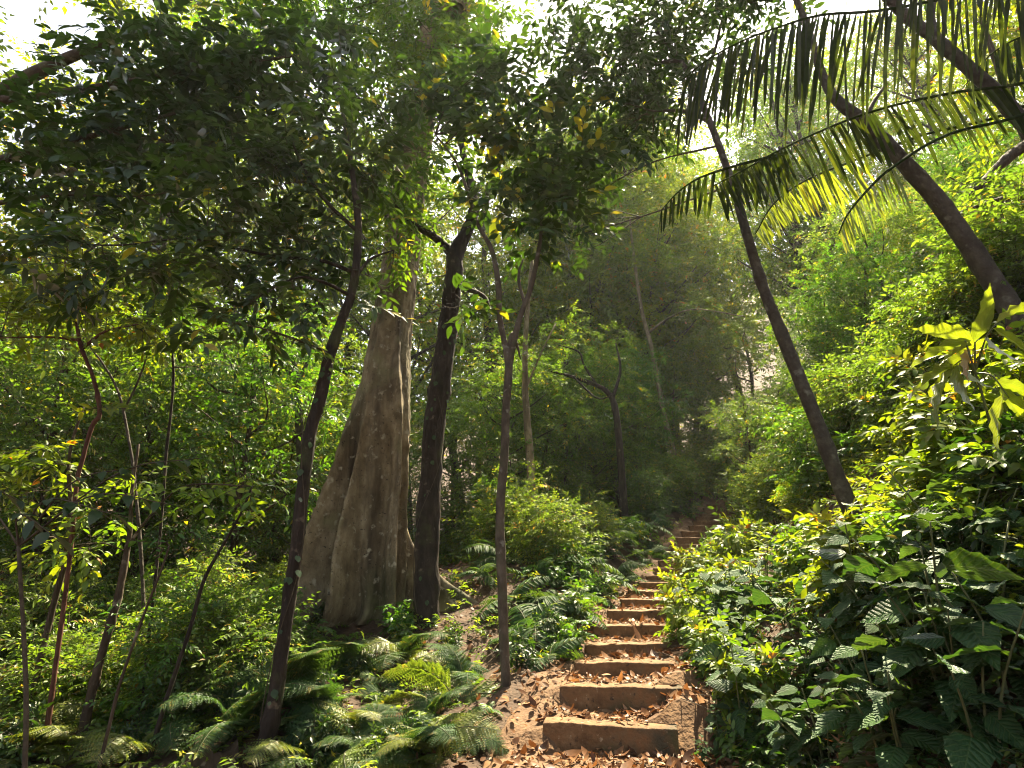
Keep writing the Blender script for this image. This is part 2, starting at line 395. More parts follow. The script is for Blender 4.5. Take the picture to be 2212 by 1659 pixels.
M['leaf_back'] = leaf_mat('back_leaf', [(0, (.05, .09, .02)), (.45, (.085, .135, .025)), (.8, (.13, .175, .032)), (.95, (.22, .20, .045)), (1, (.26, .15, .04))], trans=.5, tmul=(2.0, 2.1, .5), gloss=.04)
M['leaf_big'] = leaf_mat('quilted_leaf', [(0, (.022, .058, .018)), (.55, (.036, .085, .022)), (.9, (.06, .12, .025)), (1, (.16, .16, .04))], trans=.33, tmul=(1.9, 1.7, .4), gloss=.055, rough=.5, veins=.13, bump=.6)
M['leaf_long'] = leaf_mat('long_leaf', [(0, (.07, .11, .012)), (.7, (.13, .16, .016)), (.92, (.22, .2, .03)), (1, (.34, .14, .02))], trans=.5, gloss=.12, rough=.34, veins=.25, bump=.3, vn=14)
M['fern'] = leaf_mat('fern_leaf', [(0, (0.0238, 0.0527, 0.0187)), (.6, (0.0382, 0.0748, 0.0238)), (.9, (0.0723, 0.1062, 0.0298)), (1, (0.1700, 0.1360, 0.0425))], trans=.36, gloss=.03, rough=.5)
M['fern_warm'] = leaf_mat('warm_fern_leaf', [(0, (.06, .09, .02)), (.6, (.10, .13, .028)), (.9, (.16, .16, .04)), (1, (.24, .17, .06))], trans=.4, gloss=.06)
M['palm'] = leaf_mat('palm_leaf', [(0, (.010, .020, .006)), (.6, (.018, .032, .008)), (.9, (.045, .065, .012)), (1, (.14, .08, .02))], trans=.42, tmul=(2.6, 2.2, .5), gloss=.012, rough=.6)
M['palm_backlit'] = leaf_mat('backlit_palm_leaf', [(0, (.09, .12, .025)), (.6, (.13, .16, .035)), (1, (.22, .18, .05))], trans=.5, gloss=.06)  # same palm's leaf, with backlight painted in as a paler yellow-green base colour
M['vine'] = leaf_mat('vine_leaf', [(0, (.035, .06, .03)), (.8, (.055, .08, .04)), (1, (.15, .18, .13))], trans=.25, gloss=.03, rough=.5)
M['dry'] = leaf_mat('dry_leaf', [(0, (.06, .030, .014)), (.4, (.14, .070, .03)), (.75, (.26, .145, .065)), (1, (.38, .25, .13))], trans=.2, tmul=(1.3, .9, .5), gloss=.04)
M['rust'] = leaf_mat('rust_leaf', [(0, (.22, .05, .012)), (1, (.34, .10, .02))], trans=.45, tmul=(1.8, .8, .4))

# ------------------------------------------------------------------ ground, path, stairs
def grid_mesh(xs, ys, zf, mat, name):
    X, Yg = np.meshgrid(xs, ys, indexing='ij'); Z = zf(X, Yg)
    n, k = X.shape; mb = MB()
    i, j = np.meshgrid(np.arange(n - 1), np.arange(k - 1), indexing='ij')
    F = np.stack([i * k + j, (i + 1) * k + j, (i + 1) * k + j + 1, i * k + j + 1], -1).reshape(-1, 4)
    mb.add(np.stack([X, Yg, Z], -1).reshape(-1, 3), [F])
    return mb.mesh(name, [mat])

def spaced(lo, hi, fine_lo, fine_hi, fine, coarse):
    a = np.arange(fine_lo, fine_hi, fine)
    b, c = [], []
    x, s = fine_lo, fine
    while x > lo: s = min(s * 1.12, coarse); x -= s; b.append(x)
    x, s = fine_hi, fine
    while x < hi: c.append(x); s = min(s * 1.12, coarse); x += s
    return np.concatenate([b[::-1], a, c])

def Hg(x, y):
    u = np.abs(x - xc(y))
    return H(x, y) - 0.22 * (1 - sst((u - .75) / .5)) * sst((26.5 - y) / 1.5) * sst((y + 4) / 2)
gx = spaced(-220, 220, -8, 13, .22, 14); gy = spaced(-60, 260, -2, 26, .22, 14)
setkind(obj('ground', grid_mesh(gx, gy, Hg, M['soil'], 'ground')), 'structure')

rng = np.random.default_rng(11)
def path_z(U, Yv):
    """treads of trodden earth between the steps"""
    z = np.interp(Yv, [-6, 0, 2, SY[0]], [-.25, -.08, -.02, .0])
    k = np.searchsorted(SY + .05, Yv) - 1
    kk = np.clip(k, 0, len(SY) - 1)
    nxt = np.where(kk + 1 < len(SY), SY[np.minimum(kk + 1, len(SY) - 1)], SY[-1] + .9)
    t = np.clip((Yv - SY[kk] - .05) / np.maximum(nxt - SY[kk] - .05, .1), 0, 1)
    rise_next = np.where(kk + 1 < len(SY), SZ[np.minimum(kk + 1, len(SY) - 1)] - SZ[kk], .2)
    zt = SZ[kk] - .025 + np.maximum(rise_next - .27, 0.0) * t
    z = np.where(k >= 0, zt, z)
    e = np.abs(U)
    inside = 1 - sst((e - .5) / .45)
    zs = H(xc(Yv) + U, Yv)
    z = np.where(k >= 0, z * inside + zs * (1 - inside), z * (1 - sst((e - .6) / .5)) + zs * sst((e - .6) / .5))
    z = z + np.where(k >= 0, .20 * sst((U - .16) / .42) * (1 - sst((Yv - 8.2) / 1.2)) * (.75 + .25 * np.sin(2.3 * Yv)), 0)
    z = z + .018 * np.sin(11 * U + 3 * Yv) * np.sin(9 * Yv + 1) + .012 * np.sin(23 * U - 17 * Yv)
    return z - .30 * sst((e - 1.05) / .35)
pu = np.linspace(-1.45, 1.45, 46); pyv = np.concatenate([np.arange(-4, 5.9, .12), np.arange(5.9, 24.2, .05)])
UU, YY = np.meshgrid(pu, pyv, indexing='ij'); ZZ = path_z(UU, YY)
n_, k_ = UU.shape; i_, j_ = np.meshgrid(np.arange(n_ - 1), np.arange(k_ - 1), indexing='ij')
mb = MB(); mb.add(np.stack([xc(YY) + UU, YY, ZZ], -1).reshape(-1, 3), [np.stack([i_ * k_ + j_, (i_ + 1) * k_ + j_, (i_ + 1) * k_ + j_ + 1, i_ * k_ + j_ + 1], -1).reshape(-1, 4)])
setkind(obj('path', mb.mesh('path', [M['path']])), 'structure')

def step_block(w, dpt, h, r):
    """a cast step: worn rounded edges, slightly uneven top and face"""
    nx, ny, nz = 22, 5, 5
    import bmesh
    bm = bmesh.new(); bmesh.ops.create_cube(bm, size=1.0)
    bmesh.ops.scale(bm, vec=(w, dpt, h), verts=bm.verts)
    bmesh.ops.subdivide_edges(bm, edges=[e for e in bm.edges if abs((e.verts[0].co - e.verts[1].co).x) > w * .5], cuts=nx, use_grid_fill=True)
    bmesh.ops.bevel(bm, geom=[e for e in bm.edges if e.calc_face_angle(0) > 1.0], offset=.014, segments=3, affect='EDGES', profile=.5)
    ph = r.random(8) * 6.28
    for v in bm.verts:
        x, y, z = v.co
        top = 1 if z > 0 else 0
        v.co.z += top * (0.004 * math.sin(5 * x + ph[0]) + .003 * math.sin(13 * x + ph[1]) - .003 * abs(math.sin(31 * x + ph[5])))
        v.co.y += .010 * math.sin(4 * x + ph[2]) + .006 * math.sin(17 * x + ph[3] + 9 * z) + .014 * max(0, math.sin(7 * x + ph[6]) * math.sin(23 * x + 11 * z + ph[7]) - .45) * (1 if y < 0 else 0)
        if top and y < 0: v.co.z -= .003 + .006 * max(0, math.sin(9 * x + ph[4])) ** 4
    me = bpy.data.meshes.new('step'); bm.to_mesh(me); bm.free()
    for p in me.polygons: p.use_smooth = True
    me.materials.append(M['step'])
    return me
stairs = thing('staircase', 'long flight of worn brown concrete steps climbing the forest path', 'stairs', (SX[0] + STEP_W / 2, SY[0], 0))
base0 = np.array(stairs.location)
for k in range(len(STEPS)):
    w = STEP_W * (.95 + .05 * rng.random()) * (.93 if k < 3 else 1)
    dpt = .17 + .03 * rng.random(); h = .34
    o = obj('step', step_block(w, dpt, h, rng), stairs)
    yaw = (-.19, -.15, -.07, -.03)[k] if k < 4 else rng.normal(0, .015)
    c = np.array([SX[k] + w / 2, SY[k] + dpt / 2 - .02 + math.sin(-yaw) * -w / 2 * 0, SZ[k] - h / 2])
    o.location = c - base0; o.rotation_euler = (0, rng.normal(0, .006), yaw)

# ------------------------------------------------------------------ gaps in the canopy
OPEN = [(30, 70, 60), (55, 160, 55), (1132, 85, 42), (1150, 140, 50), (935, 270, 26), (860, 235, 26), (900, 320, 28), (1372, 372, 36), (968, 438, 32), (1085, 545, 26),
        (1830, 110, 95), (1930, 110, 85), (1740, 160, 40), (2010, 60, 60), (300, 20, 40), (470, 60, 30), (1460, 70, 34), (200, 345, 24), (1000, 300, 18), (1080, 330, 20), (1120, 410, 18),
        (1640, 60, 40), (430, 480, 18), (385, 410, 16), (1200, 225, 26), (1255, 275, 22), (1480, 260, 28), (1700, 250, 40), (1590, 300, 40), (1540, 440, 30), (130, 100, 30), (240, 140, 24), (1500, 160, 30), (640, 40, 30)]
SHAFT = []          # (point in the sun, radius of the gap above it)
for px, py, d, r in [(1420, 1500, 6.4, .55), (1330, 1590, 5.7, .45), (1500, 1440, 6.6, .5), (1900, 700, 6.5, 1.3), (1700, 1000, 8.5, 1.1), (2000, 850, 5.5, .9), (1560, 1060, 13, 1.3), (1640, 650, 12, 1.6),
                     (2080, 720, 4.6, .7), (1640, 1290, 6.5, .6), (950, 650, 8, .7), (1760, 520, 11, 1.5), (880, 900, 10, .35), (540, 1260, 10, .7), (1100, 1480, 7.2, .3), (480, 1160, 9, .6), (100, 1600, 3.5, .5), (480, 1510, 4.8, .5), (880, 1480, 7, .5), (760, 1600, 5.2, .4), (960, 1420, 8, .5), (130, 1190, 6, .5),
                     (700, 730, 6, .25), (60, 1590, 3.4, .35), (330, 1490, 4.6, .4), (1050, 790, 14, 1.6), (560, 1390, 7, .5), (230, 1400, 7, .5), (1500, 600, 18, 2.2), (1250, 1330, 9, .5), (1900, 1000, 5.5, .7)]:
    SHAFT.append((at(px, py, d), r))

def keep(P, open_=True, shaft=1.0):
    k = np.ones(len(P), bool)
    if open_:
        px, py, _ = proj(P)
        for (a, b, r) in OPEN: k &= (px - a) ** 2 + (py - b) ** 2 > (r * .92) ** 2
    if shaft:
        for (Q, r) in SHAFT:
            v = P - Q; t = v @ SUN_DIR; dd = np.linalg.norm(v - t[:, None] * SUN_DIR, axis=1)
            k &= ~((dd < r * shaft) & (t > 1.2))
    return k

def in_ball(rng, n, shell=.5):
    v = nrm(rng.normal(0, 1, (n, 3))); return v * (rng.random(n) ** (1 / 3 * shell + .12))[:, None]

# ------------------------------------------------------------------ trees
def px_path(pts):
    """[(px, py, d, width px)] -> points and radii"""
    P = np.array([at(a, b, d) for a, b, d, w in pts]); _, _, dep = proj(P)
    return P, np.array([w for *_, w in pts]) * dep / FPX / 2

def rooted(pts):
    """carries the foot of a trunk on down into the ground"""
    P, r = px_path(pts); v = nrm(P[0] - P[1]); v = nrm(v * [.6, .6, 1]); Q = P[0].copy()
    for _ in range(60):
        if Q[2] < H(Q[0], Q[1]) - .12: break
        Q = Q + v * .06
    return Q, r[0] * 1.15

def add_px_tube(mb, pts, base, rng, sides=10, n=None, rough=.05, knots=.12, sub=5):
    P, r = px_path(pts)
    Q = smooth_path(np.column_stack([P, r]), n or max(6, (len(P) - 1) * sub))
    add_tube(mb, Q[:, :3] - base, Q[:, 3], sides, rng, rough, knots=knots)
    return Q[:, :3]

def crown_mesh(rng, blobs, base, leaf, k=9, L=.55, dens=1.0, ratio=.42, tpl=TS, mats=None, tint=(0, 1), open_=True, shaft=1.0, name='crown', flat=.6, droop=.2, skel=None, twr=.004, bias=0.0, squash=.75, spread=.9):
    """foliage: leafy twigs through each blob of the crown; thin boughs tie the blobs to the skeleton"""
    mb = MB(); allO = []
    for bl in blobs:
        px, py, r, d = bl[:4]
        c = at(px, py, d); dep = proj(c)[2]; rad = r * dep / FPX
        n = max(3, int(dens * 48 * (rad / L) ** 2 * (1 + rad / L * .25)))
        q = in_ball(rng, n, .7); O = c + q * rad * np.array([1, 1, squash])
        m = keep(O, open_, shaft); O, q = O[m], q[m]
        if len(O) == 0: continue
        D = q * .8 + rng.normal(0, .6, q.shape); D[:, 2] = D[:, 2] * .5 - .05
        Ls = L * (.55 + .7 * rng.random(len(O)))
        tb = np.clip(rng.beta(2.2, 3.0, len(O)) + bias, 0, 1); tb = np.where(rng.random(len(O)) < .015, .93, tb)
        sprays(mb, rng, O - base, D, Ls, k, leaf, ratio, tpl, tint, tbias=tb, flat=flat, droop=droop, twr=twr, spread=spread)
        if skel is not None and len(skel):
            s = np.asarray(skel); dd = np.linalg.norm(s - c, axis=1) + np.where(s[:, 2] > c[2] + .2, 1.5, 0)
            a = s[int(np.argmin(dd))]; mid = (a + c) / 2 + rng.normal(0, .12, 3) * np.linalg.norm(c - a) * .6
            bp = smooth_path(np.array([a, mid, c]), 10) ; rb = max(.007, min(.03, .011 * np.linalg.norm(c - a) ** .6))
            add_tube(mb, bp - base, np.linspace(rb, rb * .35, 10), 5, rng, .05, mat=1)
            for _ in range(3):
                e = c + in_ball(rng, 1)[0] * rad * .9; s0 = bp[rng.integers(4, 9)]
                add_tube(mb, smooth_path(np.array([s0, (s0 + e) / 2 + rng.normal(0, .08, 3), e]), 6) - base, np.linspace(rb * .5, rb * .15, 6), 4, rng, 0, mat=1)
    return mb.mesh(name, mats)

def px_tree(name, label, cat, trunk, branches, blobs, bark, leafm, leaf=.12, seed=1, group=None, sides=10, crown=True, rough=.05, knots=.12, **kw):
    r = np.random.default_rng(seed); base, r0 = rooted(trunk); root = thing(name, label, cat, base, group=group)
    mb = MB(); P, rad = px_path(trunk); PR = np.column_stack([P, rad])
    if np.linalg.norm(base - P[0]) > .1: PR = np.vstack([[*base, r0], PR])
    Q = smooth_path(PR, (len(PR) - 1) * 5); add_tube(mb, Q[:, :3] - base, Q[:, 3], sides, r, rough, knots=knots); sk = [Q[:, :3]]
    obj('trunk', mb.mesh('trunk', [bark]), root)
    for b in branches:
        mb = MB(); sk.append(add_px_tube(mb, b, base, r, max(6, sides - 3), rough=rough, knots=knots)); obj('branch', mb.mesh('branch', [bark]), root)
    if blobs:
        obj('crown', crown_mesh(r, blobs, base, leaf, mats=[leafm, M['twig']], skel=np.vstack(sk), **kw), root)
    return root

# --- the big pale buttressed tree
def buttress_tree():
    r = np.random.default_rng(5); d = 10.0
    rows = [(1400, 792, 196), (1300, 812, 132), (1150, 818, 125), (1000, 824, 122), (900, 829, 122), (750, 842, 96), (620, 858, 82), (540, 868, 78), (400, 885, 72), (200, 915, 66), (0, 950, 60)]
    P = np.array([at(x, y, d) for y, x, w in rows]); dep = proj(P)[2]; rad = np.array([w for *_, w in rows]) * dep / FPX / 2
    base = np.array([P[0][0], d, float(H(P[0][0], d)) - .15])
    P[0][2] = base[2]; rad[0] = rad[1] * 1.05
    Q = smooth_path(np.column_stack([P, rad]), 110); zz = Q[:, 2] - base[2]
    th = np.linspace(0, 2 * np.pi, 320, endpoint=False)
    # angle (0 right, -90 towards the camera), reach at the foot, height where it dies out, half width, power of its slope
    fins = [(172, 1.02, 4.1, .085, 1.0), (214, 1.30, 3.5, .05, 1.05), (243, .92, 3.3, .06, 1.25), (270, .30, 4.4, .26, 1.0), (302, .62, 5.4, .07, 1.1), (328, .30, 4.8, .14, 1.1), (-6, 2.0, 1.9, .085, 2.4), (60, .8, 3.5, .12, 1.6), (105, 1.0, 4.0, .12, 1.4), (140, .8, 3.4, .11, 1.5)]
    V = np.zeros((len(Q), len(th), 3))
    for i in range(len(Q)):
        z = zz[i]; core = Q[i, 3] * (1.0 - .46 * math.exp(-z / 2.0))
        rr = np.full(len(th), core)
        for a, reach, hh, wd, pw in fins:
            e = reach * max(0, 1 - z / hh) ** pw
            dth = (th - math.radians(a) + np.pi) % (2 * np.pi) - np.pi
            wv = wd * (1 + 1.2 * min(1, z / hh)) * (1 + .25 * math.sin(z * 2.1 + a))
            dth = dth + .06 * math.sin(z * 1.7 + a) * (1 if z < hh else 0)
            rr = rr + e * (np.exp(-(dth / wv) ** 2) * .8 + .2 * np.exp(-np.abs(dth) / (wv * 1.7)))
        rr = rr + .010 * np.sin(9 * z + 5 * np.sin(4 * th)) * np.sin(13 * th + z) + .012 * np.sin(21 * z + 8 * th) * np.sin(5 * th - 2 * z) ** 2
        rr = rr * (1 + .015 * np.sin(3 * th + z) + .010 * np.sin(7 * th - 2.3 * z) + .012 * math.sin(5.1 * z) * np.sin(2 * th + 1))
        V[i, :, 0] = Q[i, 0] + rr * np.cos(th); V[i, :, 1] = Q[i, 1] + rr * np.sin(th); V[i, :, 2] = Q[i, 2]
    n, m = len(Q), len(th)
    i, j = np.meshgrid(np.arange(n - 1), np.arange(m), indexing='ij'); j2 = (j + 1) % m
    mb = MB(); mb.add(V.reshape(-1, 3) - base, [np.stack([i * m + j, i * m + j2, (i + 1) * m + j2, (i + 1) * m + j], -1).reshape(-1, 4)])
    root = thing('buttress_tree', 'massive pale grey-tan tree with tall fin-like buttress roots left of the steps', 'tree', base)
    obj('trunk', mb.mesh('trunk', [M['pale_bark']]), root)
    top = Q[-1, :3]
    sk = [Q[70:, :3]]
    for e in ([(980, 30, 10, 60), (850, -120, 9.6, 40), (760, -200, 9, 24)], [(980, 30, 10, 60), (1040, -150, 10.5, 42), (1080, -260, 11, 26)]):
        mb = MB(); sk.append(add_px_tube(mb, e, base, r, 10)); obj('branch', mb.mesh('branch', [M['pale_bark']]), root)
    blobs = [(600, 20, 110, 10.5), (720, 60, 90, 10.8), (820, 20, 100, 10.5), (760, -80, 130, 10), (900, -120, 150, 10.5), (640, -120, 140, 10), (1040, -200, 150, 11), (520, -60, 130, 10), (930, 60, 80, 11), (860, 130, 70, 11.5)]
    obj('crown', crown_mesh(r, blobs, base, .19, mats=[M['leaf_mid'], M['twig']], skel=np.vstack(sk), k=9, L=.7, dens=.6, tint=(0, 1)), root)
buttress_tree()

px_tree('forest_tree', 'dark rough-barked tree with climbing leaves just right of the buttressed trunk', 'tree',
        [(918, 1420, 9.3, 66), (921, 1320, 9.3, 56), (922, 1200, 9.3, 53), (928, 1050, 9.3, 50), (938, 920, 9.3, 45), (955, 810, 9.3, 42), (968, 700, 9.3, 40), (980, 600, 9.3, 37), (985, 545, 9.3, 36), (1006, 505, 9.3, 27), (1024, 455, 9.3, 22), (1018, 400, 9.3, 17), (1000, 330, 9.4, 13), (985, 220, 9.6, 10), (975, 100, 10, 8)],
        [[(984, 556, 9.3, 26), (955, 525, 9.2, 17), (920, 500, 9.0, 15), (885, 478, 8.8, 12), (850, 440, 8.6, 7)], [(978, 612, 9.3, 14), (1010, 625, 9.1, 11), (1045, 640, 9.0, 9), (1060, 670, 8.9, 5)],
         [(1020, 470, 9.3, 14), (1060, 400, 9.6, 9), (1100, 300, 10, 6)]],
        [(880, 60, 90, 9.6), (960, 30, 90, 10), (1040, 60, 80, 10), (900, 180, 80, 9.5), (990, 150, 80, 9.6), (960, 250, 55, 9.4), (820, 140, 80, 9), (1060, 180, 60, 10), (840, 300, 60, 9), (880, 400, 60, 8.9), (830, 470, 60, 8.6), (930, 350, 50, 9.4), (1030, 250, 50, 10), (780, 220, 80, 9), (900, 40, 75, 8.8), (920, 130, 65, 8.8), (905, 230, 60, 8.8), (890, 320, 55, 8.7), (885, 400, 50, 8.7), (870, 500, 60, 8.7), (840, 420, 60, 8.7), (880, 560, 45, 8.8), (1080, 100, 80, 10), (930, 470, 40, 9)],
        M['dark_bark'], M['leaf_mid'], leaf=.17, seed=21, sides=14, rough=.07, knots=.2, k=8, L=.5, dens=.5, bias=-.02)

px_tree('sapling', 'slender brown sapling forking in two beside the foot of the steps', 'sapling',
        [(1096, 1552, 7.0, 31.0), (1094, 1500, 7.0, 23.2), (1088, 1380, 7.0, 21.5), (1084, 1250, 7.0, 21.5), (1080, 1110, 7.0, 20.6), (1090, 980, 7.0, 18.1), (1093, 880, 7.0, 17.2), (1099, 800, 7.0, 17.2), (1094, 760, 7.0, 13.8), (1080, 690, 7.0, 12.9), (1076, 610, 7.0, 12.0), (1062, 540, 7.0, 10.3), (1030, 480, 7.0, 8.6), (1012, 420, 7.0, 7.7), (985, 350, 7.0, 5.2), (940, 290, 7.0, 3.4)],
        [[(1100, 792, 7.0, 15), (1110, 740, 7.0, 14), (1122, 690, 7.0, 13), (1144, 630, 7.0, 11), (1158, 570, 7.0, 10), (1168, 510, 7.0, 8), (1172, 440, 7.0, 6)], [(1134, 660, 7.0, 8), (1120, 600, 7.0, 6), (1130, 560, 7.1, 4)], [(1098, 760, 7.0, 9), (1106, 720, 7.05, 8), (1118, 750, 7.1, 6), (1124, 775, 7.1, 3)]],
        [(1000, 290, 75, 7), (1090, 230, 75, 7), (1060, 330, 70, 7.1), (1180, 330, 75, 7), (1220, 440, 60, 7), (1150, 440, 70, 6.9), (1230, 260, 70, 7.1), (1060, 420, 55, 7), (1150, 520, 40, 6.9), (990, 655, 48, 6.9), (1120, 130, 70, 7), (1020, 170, 70, 7), (1260, 350, 60, 7.2), (1200, 160, 60, 7.2), (930, 200, 60, 7)],
        M['tan_bark'], M['leaf_dark'], leaf=.19, seed=31, tpl=TM, k=7, L=.42, dens=.62, ratio=.46, tint=(.15, 1), bias=.08)

px_tree('forest_tree', 'thin dark tree leaning right in front of the buttressed trunk, dense crown at left', 'tree',
        [(548, 1700, 6.0, 42.2), (585, 1560, 6.0, 37.0), (603, 1450, 6.0, 31.7), (622, 1310, 6.0, 29.0), (640, 1180, 6.0, 28.2), (655, 1050, 6.0, 27.3), (672, 930, 6.0, 26.4), (694, 850, 6.0, 26.4), (712, 770, 6.0, 24.6), (735, 700, 6.0, 21.1), (758, 640, 6.0, 19.4), (770, 570, 6.0, 17.6), (774, 480, 6.0, 15.8), (765, 400, 6.0, 13.2), (750, 300, 6.1, 9.7), (730, 180, 6.2, 7.0)],
        [[(768, 590, 6.0, 10), (690, 562, 5.9, 8), (600, 555, 5.8, 7), (500, 535, 5.6, 6), (404, 515, 5.4, 5), (250, 530, 5.2, 4), (80, 520, 5.0, 3)], [(760, 640, 6.0, 9), (700, 610, 5.8, 7), (640, 600, 5.6, 5), (560, 640, 5.5, 3)],
         [(772, 500, 6.0, 9), (700, 430, 5.8, 7), (650, 350, 5.7, 5), (610, 250, 5.6, 4)], [(768, 600, 6.0, 8), (800, 560, 6.2, 6), (850, 540, 6.3, 4)]],
        [(700, 480, 85, 6), (600, 560, 85, 5.8), (500, 500, 85, 5.6), (420, 580, 80, 5.5), (330, 560, 75, 5.3), (240, 570, 75, 5.2), (160, 520, 80, 5.1), (640, 640, 60, 5.7), (540, 660, 70, 5.6), (450, 690, 60, 5.5), (600, 720, 45, 5.6), (690, 560, 60, 5.9), (640, 380, 90, 5.9), (540, 330, 90, 5.7),
         (720, 330, 90, 6), (800, 450, 60, 6.2), (800, 600, 55, 6.3), (840, 640, 45, 6.3), (810, 380, 70, 6.2), (700, 220, 80, 6.1), (80, 570, 80, 5), (560, 420, 70, 5.7), (450, 410, 75, 5.5), (850, 560, 55, 6.4), (820, 520, 60, 6.4), (880, 460, 55, 6.6), (860, 390, 60, 6.7), (790, 660, 50, 6.2), (880, 300, 60, 7)],
        M['dark_bark'], M['leaf_dark'], leaf=.165, seed=41, sides=12, rough=.06, knots=.2, k=9, L=.46, dens=.55, tpl=TM, ratio=.38, bias=.04)

px_tree('forest_tree', 'overhanging tree at the upper left with a dark heavy crown', 'tree',
        [(-420, 1500, 7, 80), (-380, 1100, 7, 70), (-300, 700, 7, 60), (-180, 400, 7, 48), (-20, 220, 7, 34), (160, 120, 7, 22), (330, 60, 7, 14)],
        [[(-180, 400, 7, 26), (60, 330, 6.8, 16), (250, 280, 6.6, 10), (430, 230, 6.5, 6)], [(-20, 220, 7, 22), (200, 190, 6.8, 14), (420, 150, 6.6, 9), (640, 120, 6.5, 5)], [(-240, 500, 7, 22), (-60, 450, 6.4, 12), (120, 420, 6.2, 7)]],
        [(330, 150, 110, 6.7), (480, 200, 110, 6.6), (600, 160, 95, 6.6), (250, 260, 95, 6.6), (400, 300, 100, 6.5), (520, 300, 85, 6.5), (150, 280, 85, 6.6), (640, 260, 80, 6.6), (300, 380, 85, 6.3), (420, 400, 80, 6.3), (190, 400, 80, 6.3), (80, 420, 80, 6.3), (560, 80, 80, 6.7), (420, 80, 80, 6.8), (700, 100, 75, 6.7), (20, 340, 70, 6.5), (180, 170, 50, 6.8), (240, 60, 40, 6.9), (100, 260, 50, 6.7), (370, 230, 90, 6.4), (470, 130, 80, 6.8)],
        M['brown_bark'], M['leaf_dark'], leaf=.19, seed=51, k=9, L=.55, dens=.68, tpl=TM, ratio=.44, bias=-.10)

px_tree('forest_tree', 'slender ringed tree leaning left over the steps from the right bank', 'tree',
        [(1868, 1190, 7.0, 46.4), (1846, 1120, 7.0, 39.6), (1812, 1040, 7.0, 33.5), (1772, 930, 7.0, 30.1), (1728, 820, 7.0, 28.4), (1690, 725, 7.0, 26.7), (1652, 630, 7.0, 23.2), (1620, 530, 7.0, 20.6), (1592, 430, 7.0, 18.1), (1562, 340, 7.0, 15.5), (1536, 270, 7.0, 13.8), (1505, 200, 7.1, 12.0), (1470, 130, 7.2, 9.5), (1420, 70, 7.3, 6.9)],
        [[(1530, 262, 7.0, 10), (1480, 240, 7.0, 7), (1410, 240, 7.0, 5)], [(1498, 190, 7.1, 10), (1540, 120, 7.2, 7), (1560, 40, 7.3, 5)], [(1470, 130, 7.2, 9), (1400, 140, 7.3, 6), (1320, 170, 7.4, 4)]],
        [(1420, 110, 85, 7.3), (1340, 70, 80, 7.4), (1480, 50, 80, 7.3), (1320, 170, 70, 7.3), (1410, 200, 75, 7.2), (1300, 260, 55, 7.3), (1370, 280, 45, 7.2), (1480, 210, 50, 7.1), (1540, 140, 60, 7.2), (1640, 20, 70, 7.4), (1260, 200, 60, 7.4), (1180, 60, 60, 7.6), (1310, 340, 60, 8), (1270, 430, 50, 8), (1240, 510, 40, 8), (1360, 330, 40, 8), (1440, 290, 45, 8), (1420, 150, 70, 8), (1560, 40, 60, 7.3), (1250, 120, 60, 7.4), (1240, 40, 60, 7.5), (1420, 20, 80, 7.4)],
        M['grey_bark'], M['leaf_dark'], leaf=.18, seed=61, sides=14, rough=.03, knots=.22, k=9, L=.55, dens=.75, tpl=TM, ratio=.34, bias=-.12)

px_tree('forest_tree', 'thick bare trunk leaning steeply left from the right bank', 'tree',
        [(2190, 680, 6.4, 48.8), (2130, 585, 6.4, 42.3), (2080, 510, 6.4, 39.6), (2030, 440, 6.4, 36.8), (1975, 375, 6.4, 35.0), (1915, 312, 6.4, 31.3), (1865, 262, 6.4, 29.4), (1825, 232, 6.4, 23.9), (1795, 200, 6.4, 20.2), (1772, 150, 6.4, 17.5), (1755, 90, 6.4, 14.7), (1720, 0, 6.5, 12.0), (1670, -90, 6.6, 8.3)],
        [[(1868, 268, 6.4, 14), (1885, 225, 6.5, 9), (1915, 180, 6.6, 5)], [(1720, 0, 6.5, 12), (1780, -80, 6.6, 8), (1850, -140, 6.7, 5)]],
        [(1640, -110, 90, 6.6), (1720, -170, 100, 6.6), (1850, -170, 90, 6.7), (1580, -40, 60, 6.6)],
        M['grey_bark'], M['leaf_dark'], leaf=.15, seed=71, sides=16, rough=.035, knots=.1, k=9, L=.5, dens=.8, tpl=TM)
px_tree('forest_tree', 'second leaning trunk crossing the top right corner behind the palm fronds', 'tree',
        [(2420, 420, 6.0, 42), (2300, 330, 6.0, 36), (2215, 268, 6.0, 33), (2150, 200, 6.0, 30), (2085, 140, 6.0, 27), (2010, 75, 6.0, 24), (1950, 28, 6.0, 22), (1890, -30, 6.0, 17), (1800, -110, 6.1, 12)],
        [[(2020, 84, 6.0, 14), (2015, 20, 6.1, 10), (2040, -60, 6.2, 6)]],
        [(1800, -160, 90, 6.2), (1920, -150, 90, 6.3), (2060, -110, 80, 6.3)], M['grey_bark'], M['leaf_dark'], leaf=.15, seed=81, sides=14, rough=.04, knots=.12, k=9, L=.5, dens=.8, tpl=TM)
px_tree('forest_tree', 'short crooked limb of a small tree at the right edge below the fronds', 'tree',
        [(2330, 700, 7.5, 40), (2290, 520, 7.5, 36), (2240, 330, 7.5, 30), (2190, 240, 7.5, 20), (2150, 130, 7.5, 12), (2120, 40, 7.6, 8)],
        [[(2240, 300, 7.5, 26), (2190, 330, 7.4, 23), (2150, 368, 7.3, 20), (2115, 405, 7.2, 18), (2092, 428, 7.2, 10)], [(2300, 430, 7.6, 22), (2200, 425, 7.5, 16), (2120, 445, 7.4, 13), (2060, 465, 7.3, 9), (2030, 470, 7.3, 4)]],
        [(2150, 90, 90, 8), (2100, 10, 80, 8), (2200, 180, 80, 8), (2190, 20, 80, 8.2), (2210, 290, 70, 7.8)], M['brown_bark'], M['leaf_lime'], leaf=.13, seed=91, k=8, L=.5, dens=.7)

